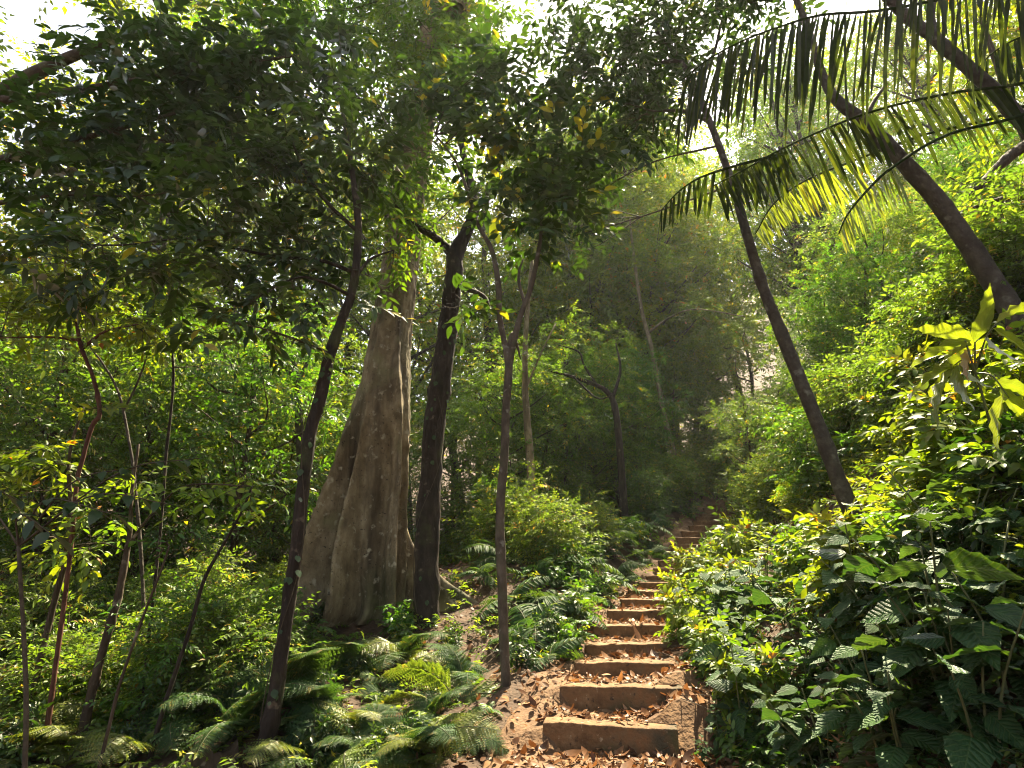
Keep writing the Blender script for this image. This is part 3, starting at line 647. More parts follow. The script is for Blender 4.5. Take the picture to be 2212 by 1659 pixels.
# --- thin saplings of the left understorey
def sap(label, trunk, brs, blobs, bark, lm, seed, leaf=.1, **kw):
    kw.setdefault('dens', .8); kw.setdefault('L', .35)
    trunk = [(a, b, c, w * .72) for a, b, c, w in trunk]
    px_tree('sapling', label, 'sapling', trunk, brs, blobs, bark, lm, leaf=leaf, seed=seed, sides=7, rough=.06, knots=.3, k=7, tpl=TM, group='saplings of the left understorey', **kw)
sap('crooked sapling with a bent reddish stem at far left', [(150, 1210, 6.4, 13), (165, 1050, 6.4, 13), (180, 985, 6.4, 12), (199, 920, 6.4, 13), (215, 895, 6.4, 13), (208, 840, 6.4, 12), (192, 790, 6.4, 11), (175, 750, 6.4, 12), (165, 700, 6.4, 8), (150, 640, 6.4, 6), (140, 560, 6.4, 4)],
    [[(178, 752, 6.4, 9), (196, 738, 6.4, 7), (230, 715, 6.3, 5), (300, 700, 6.2, 3)], [(170, 735, 6.4, 7), (100, 728, 6.4, 4), (0, 730, 6.4, 3)]],
    [(120, 640, 70, 6.4), (60, 690, 60, 6.3), (230, 680, 60, 6.3), (310, 690, 45, 6.2), (20, 620, 70, 6.4), (180, 600, 60, 6.4), (220, 880, 16, 6.3)], M['red_bark'], M['leaf_lime'], 101, leaf=.12)
sap('straight wiry sapling standing left of the leaning dark tree', [(338, 1230, 7, 9), (352, 1080, 7, 9), (359, 980, 7, 9), (367, 910, 7, 8), (374, 830, 7, 8), (373, 760, 7, 7), (369, 660, 7, 6), (380, 560, 7, 4)],
    [[(371, 760, 7, 5), (340, 720, 6.9, 4), (310, 690, 6.8, 3)]], [(400, 640, 60, 6.9), (330, 690, 50, 6.8), (440, 720, 50, 6.9), (360, 560, 60, 7), (480, 780, 35, 7)], M['dark_bark'], M['leaf_mid'], 102, leaf=.12)
sap('grey sapling curving left between the red stem and the wiry one', [(310, 1300, 7.6, 11), (292, 1050, 7.6, 9), (279, 955, 7.6, 8), (257, 850, 7.6, 7), (222, 785, 7.6, 6), (196, 750, 7.6, 5), (170, 690, 7.6, 3)],
    [[(266, 890, 7.6, 5), (300, 820, 7.6, 4), (320, 760, 7.6, 3)]], [(330, 740, 55, 7.6), (180, 660, 50, 7.6), (260, 640, 50, 7.6)], M['grey_bark'], M['leaf_lime'], 103)
sap('leaning brown sapling with a mottled stem in the lower left', [(190, 1530, 6.6, 27), (206, 1465, 6.6, 25), (232, 1370, 6.6, 24), (256, 1285, 6.6, 22), (272, 1200, 6.6, 19), (281, 1145, 6.6, 14), (285, 1060, 6.6, 10), (300, 960, 6.6, 7)],
    [[(270, 1190, 6.6, 8), (320, 1120, 6.5, 5), (400, 1050, 6.3, 4), (540, 1050, 6.1, 3)]], [(220, 1120, 45, 6.5), (300, 1040, 40, 6.5), (430, 1050, 35, 6.2), (170, 1180, 35, 6.5)], M['brown_bark'], M['leaf_lime'], 104, leaf=.13)
sap('thin blackish stem leaning right beneath the left thicket', [(350, 1540, 6.2, 14), (372, 1473, 6.2, 13), (410, 1360, 6.2, 12), (440, 1255, 6.2, 11), (480, 1180, 6.2, 9), (520, 1110, 6.2, 7), (545, 1050, 6.2, 5)],
    [], [(545, 1050, 35, 6.2), (520, 1100, 25, 6.2)], M['dark_bark'], M['leaf_lime'], 105, leaf=.12)
sap('pale leaning sapling near the left edge with lit yellow leaves', [(75, 1480, 6.8, 20), (95, 1390, 6.8, 19), (120, 1290, 6.8, 18), (145, 1190, 6.8, 16), (152, 1090, 6.8, 12), (150, 980, 6.8, 9), (180, 880, 6.8, 6)],
    [[(146, 1180, 6.8, 7), (110, 1160, 6.6, 5), (80, 1180, 6.5, 3)]], [(110, 1175, 30, 6.5), (40, 1060, 50, 6.5), (200, 1190, 25, 6.6), (90, 1000, 50, 6.7)], M['brown_bark'], M['leaf_lime'], 106, leaf=.14)
sap('slim bare stem leaning right low in the left thicket', [(245, 1530, 5.6, 10), (268, 1450, 5.6, 9), (310, 1330, 5.6, 8), (345, 1240, 5.6, 7), (366, 1180, 5.6, 5)], [], [(360, 1170, 28, 5.6)], M['brown_bark'], M['leaf_mid'], 107)

# --- trees standing clear in the middle distance
px_tree('forest_tree', 'slim pale trunk rising left of the top of the steps', 'tree',
        [(1466, 1060, 24, 13), (1462, 1006, 24, 12), (1440, 920, 24, 11), (1424, 840, 24, 10), (1406, 745, 24, 9), (1386, 670, 24, 8), (1370, 560, 24, 6), (1360, 470, 24, 4)],
        [[(1400, 720, 24, 5), (1440, 690, 23.6, 4), (1500, 668, 23, 3), (1610, 684, 22, 2)]], [(1370, 500, 60, 24), (1330, 560, 50, 24.2), (1420, 560, 55, 23.8), (1380, 420, 50, 24), (1520, 660, 40, 23)], M['pale_bark'], M['leaf_back'], leaf=.13, seed=111, k=8, L=.6, dens=.5, sides=8)
px_tree('forest_tree', 'dead-looking dark tree with crooked bare limbs behind the forked sapling', 'tree',
        [(1345, 1060, 16, 17), (1338, 960, 16, 16), (1328, 880, 16, 14), (1310, 845, 16, 11), (1270, 825, 15.8, 9), (1230, 812, 15.6, 7), (1190, 802, 15.4, 4)],
        [[(1322, 865, 16, 9), (1340, 800, 16, 6), (1330, 740, 16.2, 4)], [(1290, 833, 15.9, 7), (1262, 790, 15.8, 5), (1250, 760, 15.8, 4), (1205, 745, 15.6, 2)], [(1240, 815, 15.6, 5), (1290, 860, 15.2, 4), (1330, 850, 15, 2)]],
        [(1340, 720, 35, 16.2), (1240, 740, 30, 15.8)], M['dark_bark'], M['leaf_back'], leaf=.12, seed=112, k=8, L=.5, dens=.4, sides=8)
px_tree('forest_tree', 'grey forked tree between the thin leaning tree and the buttressed trunk, far back', 'tree',
        [(652, 1080, 13, 19), (646, 920, 13, 17), (643, 830, 13, 16), (630, 770, 13, 13), (622, 740, 13, 10), (616, 660, 13, 6)],
        [[(640, 815, 13, 10), (600, 790, 12.8, 7), (572, 768, 12.6, 5)], [(642, 830, 13, 9), (670, 770, 13.2, 6), (690, 730, 13.3, 4)]], [(610, 680, 50, 13), (680, 720, 45, 13.2), (570, 750, 40, 12.7)], M['grey_bark'], M['leaf_back'], leaf=.11, seed=113, k=8, L=.5, dens=.5, sides=8)
px_tree('forest_tree', 'pale straight trunk seen through leaves just right of the forked sapling', 'tree',
        [(1150, 1120, 14.5, 18), (1146, 1000, 14.5, 17), (1138, 900, 14.5, 15), (1134, 780, 14.5, 12), (1140, 660, 14.5, 9), (1150, 560, 14.5, 6)],
        [[(1136, 840, 14.5, 6), (1170, 760, 14.6, 4), (1200, 700, 14.8, 3)]], [(1150, 600, 60, 14.5), (1200, 680, 45, 14.8), (1100, 640, 50, 14.4)], M['pale_bark'], M['leaf_lime'], leaf=.12, seed=114, k=8, L=.5, dens=.5, sides=8)

# ------------------------------------------------------------------ palm with long drooping fronds at the upper right
def palm_frond(base, rng, pts, off, wid=.075, n=30, mat='palm', lenp=(.75, 1.1, .45), both=True, ragged=.14, rw=.022, jit=.085, t0=.02):
    """rachis through the points; leaflets hang from it by the image offset 'off' (px) at the rachis' own distance"""
    P = np.array([at(*p) for p in pts]); Q = smooth_path(P, 40)
    mb = MB(); add_tube(mb, Q - base, np.linspace(rw, rw * .3, len(Q)), 6, mat=1)
    tt = np.linspace(t0, .99, n); seg = 8
    for side in ((0, 1) if both else (0,)):
        for t in tt + rng.normal(0, .25 / n, n):
            if rng.random() < ragged: continue
            t = float(np.clip(t, 0, .999)); i = t * (len(Q) - 1); a = int(i); o = Q[a] + (Q[min(a + 1, len(Q) - 1)] - Q[a]) * (i - a)
            tan = nrm(Q[min(a + 2, len(Q) - 1)] - Q[max(a - 2, 0)])
            ox = off(t) if callable(off) else off
            x0, y0, dep = proj(o)
            e = at(float(x0) + ox[0], float(y0) + ox[1], o[1] + (ox[2] if side == 0 else -ox[2] + .35)); v = e - o
            L = np.linalg.norm(v) * np.interp(t, [0, .4, 1], lenp) * (1 + rng.normal(0, .10)); v = nrm(v) + rng.normal(0, jit, 3)
            v = nrm(v); w = wid * np.interp(t, [0, .3, 1], [.7, 1, .6]) * (.8 + .4 * rng.random())
            f = np.linspace(0, 1, seg + 1); sag = .08 + .38 * rng.random() ** 2
            c = o + v * (f * L)[:, None]; c[:, 2] -= sag * L * f ** 2.2
            c += (tan * rng.normal(0, .03) * L) * (f ** 2)[:, None]
            ww = w * np.clip(np.minimum(f * 6 + .4, (1.06 - f ** 6) * 1.4), .05, 1) * (1 + .12 * rng.normal(0, 1, seg + 1) * (rng.random() < .4))
            wv = nrm(np.cross(v, np.cross(tan, v) + .35 * rng.normal(0, 1, 3)) + tan * .8)
            V = np.stack([c - wv * ww[:, None] / 2, c + np.array([0, 0, -.12]) * ww[:, None], c + wv * ww[:, None] / 2], 1).reshape(-1, 3)
            k = np.arange(seg)[:, None] * 3
            mb.add(V - base, [np.vstack([k + np.array([0, 3, 4, 1]), k + np.array([1, 4, 5, 2])])], np.stack([np.repeat(f, 3), np.tile([0, .5, 1], seg + 1)], -1), float(np.clip(rng.beta(2, 3), 0, 1)))
    return mb.mesh('frond', [M[mat], M['palm']])

def palm():
    r = np.random.default_rng(7); cr = at(2500, 60, 5.6)
    g = np.array([cr[0] + .3, cr[1] + .2, float(H(cr[0] + .3, cr[1] + .2)) - .1])
    root = thing('palm', 'feather palm whose long drooping fronds hang across the upper right', 'palm', g)
    mb = MB(); add_tube(mb, smooth_path(np.array([g, (g + cr) / 2 + [.05, 0, 0], cr]), 16) - g, np.linspace(.12, .08, 16), 12, r, .03); obj('trunk', mb.mesh('trunk', [M['grey_bark']]), root)
    F = [([(2500, 60, 5.6), (2330, -8, 5.5), (2120, -14, 5.4), (1908, 22, 5.3), (1777, 32, 5.2), (1690, 56, 5.1), (1609, 86, 5.0), (1530, 128, 4.9), (1470, 175, 4.8)], lambda t: (-5 - 35 * t, 180 - 10 * t, .10), .046, 74, 'palm', (.9, 1.05, .75)),
         ([(2500, 60, 5.6), (2340, 130, 5.7), (2212, 179, 5.8), (2054, 201, 5.8), (1908, 234, 5.8), (1799, 272, 5.8), (1689, 322, 5.7), (1609, 366, 5.6), (1540, 402, 5.5)], lambda t: (70 - 30 * t, 95, .15), .046, 66, 'palm', (.9, 1.05, .6)),
         ([(1700, 330, 5.9), (1640, 345, 6.0), (1575, 362, 6.1), (1510, 385, 6.2), (1465, 415, 6.3), (1428, 455, 6.3)], lambda t: (-8, 78, .1), .05, 20, 'palm', (1, 1, .6)),
         ([(2500, 60, 5.6), (2200, 235, 6.2), (2000, 290, 6.4), (1850, 345, 6.5), (1740, 390, 6.6), (1672, 440, 6.6), (1632, 505, 6.6)], lambda t: (45, 85 - 30 * t, .3), .034, 36, 'palm_backlit', (1, 1.1, .5), .5),
         ([(2500, 60, 5.6), (2250, 230, 5.4), (2050, 290, 5.4), (1930, 360, 5.4), (1870, 415, 5.4), (1830, 465, 5.4), (1812, 505, 5.4)], lambda t: (30, 75, .3), .03, 34, 'palm_backlit', (.9, 1, .5), .5),
         ([(2500, 60, 5.6), (2420, -80, 5.2), (2250, -130, 4.9), (2050, -90, 4.6), (1900, -40, 4.4)], lambda t: (10 - 20 * t, 170, .10), .06, 36, 'palm', (1, 1, .6)),
         ([(2500, 60, 5.6), (2380, 40, 6.2), (2260, 60, 6.8), (2150, 110, 7.2), (2080, 190, 7.4)], lambda t: (20, 110, .2), .06, 30, 'palm', (1, 1, .6)),
         ([(2500, 60, 5.6), (2620, -60, 5.8), (2760, -40, 6.0), (2900, 80, 6.1)], lambda t: (20, 130, .2), .07, 26, 'palm', (1, 1, .6)),
         ([(2500, 60, 5.6), (2560, 20, 6.4), (2640, 40, 7.2), (2700, 120, 7.8)], lambda t: (20, 110, .2), .07, 26, 'palm', (1, 1, .6))]
    for pts, off, w, n, m, lp, *t0 in F:
        obj('frond', palm_frond(g, r, pts, off, w, n, m, lp, t0=t0[0] if t0 else .02), root)
palm()

# ------------------------------------------------------------------ repeated plants, built once each
def local_crown(rng, blobs, leaf, k, L, mult, mats, ratio=.45, tpl=TS, tint=(0, 1), flat=.55, droop=.2, upbias=0, spread=.9):
    mb = MB()
    for (x, y, z, rad) in blobs:
        n = max(4, int(mult * (rad / L) ** 2)); q = in_ball(rng, n, .6); O = np.array([x, y, z]) + q * rad * np.array([1, 1, .72])
        D = q * .9 + rng.normal(0, .55, q.shape); D[:, 2] = D[:, 2] * .5 + upbias
        tb = rng.beta(2.2, 2.6, n)
        sprays(mb, rng, O, D, L * (.5 + .6 * rng.random(n) + .9 * (rng.random(n) < .12)), k, leaf, ratio, tpl, tint, tbias=tb, flat=flat, droop=droop, spread=spread)
    return mb

def proto_tree(seed, hgt, r0, spread, blobs_n, brad, low, leafm, bark, leaf, mult=40, k=8, L=.5):
    r = np.random.default_rng(seed); root = thing('forest_tree', 'x', 'tree')
    lean = r.normal(0, .05, 2) * hgt
    T = smooth_path(np.array([[0, 0, -.4], [lean[0] * .2 + .05, lean[1] * .2, hgt * .33], [lean[0] * .6 - .08, lean[1] * .6, hgt * .66], [lean[0], lean[1], hgt]]), 22)
    mb = MB(); add_tube(mb, T, r0 * np.linspace(1.1, .22, 22), 9, r, .06, knots=.15); bl = []; B = MB()
    for i in range(blobs_n):
        f = low + (1 - low) * (i + .5) / blobs_n; a = i * 2.4 + r.normal(0, .3); c = T[min(21, int(f * 21))]
        rd = spread * (.35 + .65 * math.sin(math.pi * min(1, (f - low) / (1 - low) * .8 + .15))) * (.55 + .6 * r.random())
        e = c + np.array([math.cos(a) * rd, math.sin(a) * rd, .3 * rd + r.normal(0, .2)]); bl.append((*e, brad * (.7 + .6 * r.random())))
        s = T[max(2, min(20, int(f * 21) - 2))]
        add_tube(B, smooth_path(np.array([s, (s + e) / 2 + r.normal(0, .12, 3) + [0, 0, -.1], e]), 8), np.linspace(r0 * .38, r0 * .08, 8), 5, r, .05)
    obj('trunk', mb.mesh('trunk', [bark]), root); obj('bough', B.mesh('bough', [bark]), root)
    obj('crown', local_crown(r, bl, leaf, k, L, mult, None, flat=.5).mesh('crown', [leafm, M['twig']]), root)
    return root

def proto_shrub(seed, name, cat, hgt, spread, stems, leafm, leaf, k, L, mult, tpl=TS, ratio=.45, tint=(0, 1), flat=.6, droop=.25, bl_r=.32):
    r = np.random.default_rng(seed); root = thing(name, 'x', cat); B = MB(); bl = []
    for i in range(stems):
        a = r.random() * 6.28; rd = spread * math.sqrt(r.random()); h = hgt * (.35 + .85 * r.random() ** 1.3)
        e = np.array([math.cos(a) * rd, math.sin(a) * rd, h])
        add_tube(B, smooth_path(np.array([[math.cos(a) * .08, math.sin(a) * .08, -.15], [e[0] * .35, e[1] * .35, h * .55], e]), 7), np.linspace(.012, .004, 7), 5)
        q = .45 + .75 * r.random(3); bl.append((*e, hgt * bl_r * q[0])); bl.append((e[0] * .75, e[1] * .75, h * .62, hgt * bl_r * .9 * q[1])); bl.append((e[0] * 1.25, e[1] * 1.25, h * .35, hgt * bl_r * .8 * q[2]))
    obj('stem', B.mesh('stem', [M['twig']]), root)
    obj('foliage', local_crown(r, bl, leaf, k, L, mult, None, ratio, tpl, tint, flat, droop, .1).mesh('foliage', [leafm, M['twig']]), root)
    return root

def proto_quilted(seed, stems=4, hgt=.55, leaf=.21, tint=(0, 1)):
    """upright stems with pairs of big quilted drooping leaves"""
    r = np.random.default_rng(seed); root = thing('shrub', 'x', 'shrub'); B = MB(); mb = MB()
    for i in range(stems):
        a = r.random() * 6.28; h = hgt * (.6 + .6 * r.random()); e = np.array([math.cos(a) * .28 * r.random(), math.sin(a) * .28 * r.random(), h]) * 1.0
        s = smooth_path(np.array([[.04 * math.cos(a), .04 * math.sin(a), -.1], e * [.4, .4, .55], e]), 9); add_tube(B, s, np.linspace(.007, .003, 9), 6, mat=0)
        for q in range(4):
            o = s[min(8, 8 - q * 2 + (0 if q else 0))]; ph = a + q * 1.57 + r.normal(0, .2)
            for sg in (0, math.pi):
                if r.random() < .08 and q: continue
                g = ph + sg; ax = np.array([math.cos(g), math.sin(g), (.35 - .30 * q) * r.random() - .12]); L = leaf * (.6 + .55 * r.random()) * (.7 if q == 0 else 1)
                add_leaves(mb, TB, (o + ax * .02)[None], ax[None], np.array([[0, 0, 1.0]]) + r.normal(0, .38, (1, 3)), np.array([L]), np.array([L * (.50 + .1 * r.random())]), np.array([tint[0] + (tint[1] - tint[0]) * r.beta(1.6, 3)]), droop=.10 + .28 * r.random())
    obj('stem', B.mesh('stem', [M['stem_green']]), root); obj('foliage', mb.mesh('foliage', [M['leaf_big']]), root)
    return root

def frond_mesh(seed, L, kind, mat):
    """one fern frond along +x, arching down; kind 'lace' is twice divided, 'sword' has plain leaflets"""
    r = np.random.default_rng(seed); n = 24 if kind == 'lace' else 20
    f = np.linspace(0, 1, 30); up = .62 if kind == 'lace' else .5
    X = L * (f - .12 * f ** 2); Z = L * (up * f - .78 * f ** 2.1)
    P = np.stack([X, .03 * L * np.sin(3 * f + seed), Z], -1); mb = MB(); add_tube(mb, P, np.linspace(.006, .0015, 30) * (L / .8) ** .5, 5, mat=1)
    for t in np.linspace(.16, .985, n):
        i = int(t * 29); o = P[i]; tan = nrm(P[min(i + 1, 29)] - P[max(i - 1, 0)])
        for sg in (-1, 1):
            prof = np.sin(np.pi * min(1, (1 - t) * .62 + .06) ** .9) if kind == 'lace' else np.sin(np.pi * (t * .78 + .16)) ** .7
            pl = L * (.40 if kind == 'lace' else .27) * prof * (1 + r.normal(0, .06))
            side = np.array([0, sg, 0.0]); ax = nrm(side * .88 + tan * .42 + np.array([0, 0, -.10]) + r.normal(0, .05, 3)); nor = nrm(np.cross(tan, side) * sg + r.normal(0, .1, 3))
            if nor[2] < 0: nor = -nor
            if kind == 'lace':
                m = 11; u = np.linspace(.06, 1, m); dr = np.zeros((m, 3)); dr[:, 2] = -.16 * u ** 2 * pl
                pos = o + ax * (u * pl)[:, None] + dr; pos = np.repeat(pos, 2, 0); sd = np.tile([-1, 1], m)[:, None]; cr = np.cross(nor, ax)
                la = cr * sd * .9 + ax * .5; ll = pl * .17 * (1.05 - np.repeat(u, 2) ** 1.5)
                add_leaves(mb, TS, pos, la, np.tile(nor, (2 * m, 1)) + r.normal(0, .15, (2 * m, 3)), ll, ll * .55, np.clip(r.normal(.45 + .45 * (r.random() < .07) + .3 * t ** 6, .15, 2 * m), 0, 1), droop=.3)
            else:
                add_leaves(mb, TM, o[None], ax[None], nor[None], np.array([pl]), np.array([pl * .20]), np.array([np.clip(r.normal(.45, .2), 0, 1)]), droop=.25)
    return mb.mesh('frond', [mat, M['stem_green']])

def proto_fern(seed, L, kind, mat, n=8):
    r = np.random.default_rng(seed); root = thing('fern', 'x', 'fern'); ms = [frond_mesh(seed + i, L, kind, mat) for i in range(3)]
    for i in range(n):
        o = obj('frond', ms[i % 3], root); o.location = (0, 0, .02)
        o.rotation_euler = (r.normal(0, .4), r.normal(-.22, .32), i * 6.283 / n + r.normal(0, .4)); o.scale = (.5 + .65 * r.random(),) * 3
    return root

class Plants:
    """places copies of a prototype; the first placement is the prototype itself"""
    def __init__(s, root): s.root = root; s.used = False
    def put(s, loc, rz, sc, label, group=None, tilt=None):
        tilt = (G.normal(0, .12), G.normal(0, .12)) if tilt is None else tilt
        loc = tuple(float(v) for v in loc)
        if s.used: return dup(s.root, loc, rz, sc, label, group, tilt)
        s.used = True; o = s.root; o.location = loc; o.rotation_euler = (tilt[0], tilt[1], rz); o.scale = (sc,) * 3; o['label'] = label
        if group: o['group'] = group
        return o

G = np.random.default_rng(99)
bushy = [Plants(proto_tree(201, 6.2, .09, 1.7, 15, .80, .12, M['leaf_back'], M['grey_bark'], .125, mult=25, L=.42)),
         Plants(proto_tree(202, 7.0, .10, 1.9, 16, .85, .16, M['leaf_back'], M['brown_bark'], .14, mult=24, L=.45)),
         Plants(proto_tree(203, 5.4, .08, 1.6, 13, .75, .10, M['leaf_mid'], M['brown_bark'], .13, mult=25, L=.42))]
tall = [Plants(proto_tree(211, 13.5, .17, 3.0, 22, 1.35, .28, M['leaf_back'], M['grey_bark'], .19, mult=12, L=.6)),
        Plants(proto_tree(212, 15.5, .19, 3.2, 24, 1.45, .32, M['leaf_lime'], M['grey_bark'], .20, mult=11, L=.62))]
shr = [Plants(proto_shrub(221, 'shrub', 'shrub', 1.25, .55, 8, M['leaf_mid'], .095, 8, .30, 26)),
       Plants(proto_shrub(222, 'shrub', 'shrub', 1.0, .55, 8, M['leaf_lime'], .105, 7, .28, 24)),
       Plants(proto_shrub(223, 'shrub', 'shrub', 1.5, .7, 9, M['leaf_back'], .10, 8, .34, 26))]
near_shr = [Plants(proto_shrub(231, 'shrub', 'shrub', .75, .36, 6, M['leaf_lime'], .165, 6, .26, 13, tpl=TM)),
            Plants(proto_shrub(232, 'shrub', 'shrub', .65, .36, 6, M['leaf_mid'], .14, 7, .26, 14, tpl=TM)),
            Plants(proto_shrub(233, 'shrub', 'shrub', .6, .32, 6, M['leaf_dark'], .13, 6, .24, 13, tpl=TM, ratio=.38))]

# trees of the wood behind; they leave the sun its way to these places
GLADE = [at(1400, 1500, 6.4), at(1330, 1600, 5.7), at(1900, 800, 6.0), at(1700, 1000, 8.5), at(2080, 740, 4.6), at(1560, 1080, 13), at(1640, 650, 12), at(1050, 800, 14), at(540, 1260, 10), at(1300, 800, 17), at(1650, 1290, 6.5), at(1480, 1130, 17.5), at(1200, 950, 13), at(900, 800, 14), at(480, 1510, 4.8), at(100, 1600, 3.5), at(880, 1450, 7), at(1500, 1140, 16.5), at(1530, 1105, 19), at(1450, 1200, 14), at(1440, 1560, 6.2), at(1250, 1250, 11), at(1450, 850, 18), at(1250, 850, 16), at(1550, 700, 20), at(1150, 700, 16), at(1600, 900, 15), at(1540, 1050, 21)]
def plant_row(pool, spots, label, group, smin, smax):
    for (px, d) in spots:
        q = pool[G.integers(len(pool))]; sc = smin + (smax - smin) * G.random(); hh, rr = (9.5, 3.4) if pool is tall else (4.0, 1.9)
        for k in range(14):
            p = ground(px + (0 if k == 0 else G.normal(0, 18 + 9 * k)), d + (0 if k == 0 else G.normal(0, .15 * k))); c = p + [0, 0, hh * sc]
            hs_ = (5.5, 9.5, 12.5) if pool is tall else (4.0,)
            if all(np.linalg.norm((p + [0, 0, z * sc] - Q) - ((p + [0, 0, z * sc] - Q) @ SUN_DIR) * SUN_DIR) > rr * sc * (.8 if pool is tall else 1) + .3 for Q in GLADE for z in hs_): break
        else: continue
        q.put(p, G.random() * 6.28, sc, label, group)
plant_row(bushy, [(-60, 11), (60, 12), (170, 13.5), (290, 12.5), (400, 14.5), (500, 13), (600, 15), (700, 14), (20, 16), (130, 18), (240, 17), (350, 19), (450, 18), (560, 20), (660, 18.5), (-150, 14), (-120, 19), (740, 20)],
          'understorey tree in the dim thicket behind the left saplings', 'thicket trees on the left', .8, 1.1)
plant_row(bushy, [(830, 16), (920, 17.5), (1010, 15), (1080, 17), (1170, 16), (1260, 18), (1340, 20), (1420, 22), (1120, 21), (1210, 23), (1300, 25), (1390, 27), (980, 21), (1480, 26), (1560, 27), (1640, 25)],
          'small-leaved tree in the sunlit thicket between the sapling and the steps', 'thicket trees ahead', .75, 1.05)
plant_row(tall, [(-100, 20), (90, 24), (250, 22), (420, 26), (570, 23), (720, 27), (880, 24), (1010, 28), (1120, 30), (1240, 33), (1360, 36), (1500, 38), (1620, 33), (-250, 17), (330, 32), (800, 34), (160, 33), (1180, 40), (620, 38), (1290, 31), (1400, 29), (1060, 27), (1180, 29)],
          'tall hazy tree of the wood far behind the thicket', 'tall trees far behind', 1.0, 1.45)
plant_row(tall, [(2120, 21), (2220, 22), (2300, 26)],
          'tall tree high on the hillside glimpsed behind the palm fronds', 'tall trees on the hillside', .8, 1.15)
plant_row(bushy, [(1620, 17), (1700, 15), (1790, 13.5), (1880, 12), (1970, 13), (2080, 12), (2180, 11), (1740, 19), (1850, 17), (1960, 17), (2100, 16), (2250, 14), (1660, 21), (1560, 22), (1750, 24), (1830, 23), (1900, 22), (1990, 21), (2080, 20), (2170, 18), (1700, 27), (1800, 28)],
          'bushy tree on the sunny hillside above the leaning ringed trunk', 'hillside trees on the right', .5, .72)

plant_row(tall, [(1290, 44), (1380, 40), (1460, 46), (1540, 42), (1620, 44), (1210, 48), (1340, 34), (1500, 35), (1110, 46), (1030, 50), (1300, 31), (1400, 33), (1440, 30)],
          'very tall pale tree at the far end of the valley', 'tall trees at the end of the valley', 1.25, 1.6)
plant_row(tall, [(1420, 32), (1500, 34), (1580, 33), (1660, 32), (1730, 30), (1700, 34), (1340, 33), (1385, 36), (1450, 37)],
          'tall tree with its crown in the bright haze behind the palm', 'hazy trees behind the palm', 1.4, 1.75)
plant_row(tall, [(1330, 44), (1400, 42), (1470, 45), (1540, 43), (1610, 45), (1440, 48)],
          'towering pale tree closing the gap above the top of the steps', 'towering trees above the steps', 1.9, 2.2)
# bushes
SIGHT = [at(x, y, d) for x, y, d in [(1530, 1105, 19.6), (1520, 1120, 18.4), (1510, 1140, 17), (1500, 1160, 16), (1480, 1180, 15), (1465, 1205, 13.8), (1450, 1230, 12.8), (1830, 1085, 7), (1845, 1125, 7), (1800, 1010, 7), (1775, 940, 7)]]
SUNNY = [at(1525, 1105, 19.7), at(1505, 1135, 17.4), at(1480, 1170, 15.5), at(1450, 1210, 13.5)]
def clear(p, h, r):
    for Q in SUNNY:
        v = p + [0, 0, h * .6] - Q
        if np.linalg.norm(v - (v @ SUN_DIR) * SUN_DIR) < r + h * .4 and v @ SUN_DIR > -.3: return False
    for T in SIGHT:
        t = p[1] / T[1]
        if t < .97 and abs(T[0] * t - p[0]) < r and EYE + (T[2] - EYE) * t < p[2] + h: return False
    return True
def put_px(pool, px, py, label, sc, group=None, d=None, sink=0.0, i=None):
    p = hit(px, py) if d is None else ground(px, d)
    return pool[G.integers(len(pool)) if i is None else i].put(p - [0, 0, sink], G.random() * 6.28, sc, label, group)
for k in range(66):
    px = 1500 + 760 * G.random(); lo = np.interp(px, [1500, 1650, 1900, 2212, 2300], [1100, 930, 720, 480, 440]); py = lo + (np.interp(px, [1500, 2300], [90, 330])) * G.random()
    if not clear(hit(px, py), 1.35, .75): continue
    put_px(shr, px, py, 'small-leaved bush on the sunlit right hillside above the large-leaved plants', .55 + .5 * G.random(), 'hillside bushes')
for k in range(54):
    px = -80 + 900 * G.random(); d = 6.8 + 7.5 * G.random() ** 1.2
    if px > 520 and d < 11.5: continue
    p = ground(px, d)
    shr[int(G.choice([2, 2, 2, 0]))].put(p, G.random() * 6.28, .35 + .45 * G.random(), 'shaded bush in the undergrowth left of the buttressed tree', 'undergrowth bushes on the left')
for k in range(34):
    px = 960 + 520 * G.random(); d = 11 + 12 * G.random(); p = ground(px, d)
    if -1.5 < p[0] - xc(p[1]): continue
    if not clear(p, 1.3, .8): continue
    shr[G.integers(3)].put(p, G.random() * 6.28, .55 + .5 * G.random(), 'leafy bush on the slope behind the dark ferns', 'bushes on the slope ahead')

for px, d, sc in [(1545, 23.5, 1.1), (1585, 22.3, 1.0), (1500, 24.5, 1.2), (1560, 26, 1.3), (1610, 20.5, 1.0), (1470, 22.5, 1.1), (1640, 18.5, .9), (1450, 20, .9), (1530, 28, 1.4), (1600, 25, 1.3), (1420, 19, .9), (1660, 16.5, .8), (1400, 17.2, .8), (1440, 25, 1.3), (1630, 28, 1.5)]:
    p = ground(px, d)
    if clear(p, 1.3 * sc, .6 * sc) and abs(p[0] - xc(d)) > (1.0 if d < 22.5 else 0): shr[G.integers(3)].put(p, G.random() * 6.28, sc, 'bush closing in around the top end of the steps', 'bushes at the top of the steps')
for k in range(24):
    px = 1560 + 300 * G.random(); d = 10 + 9 * G.random(); p = ground(px, d)
    if p[0] - xc(d) < 1.6 or not clear(p, 1.3, .7): continue
    shr[int(G.choice([0, 1, 1, 2]))].put(p, G.random() * 6.28, .6 + .4 * G.random(), 'bush on the bank between the upper steps and the ringed trunk', 'bushes right of the upper steps')
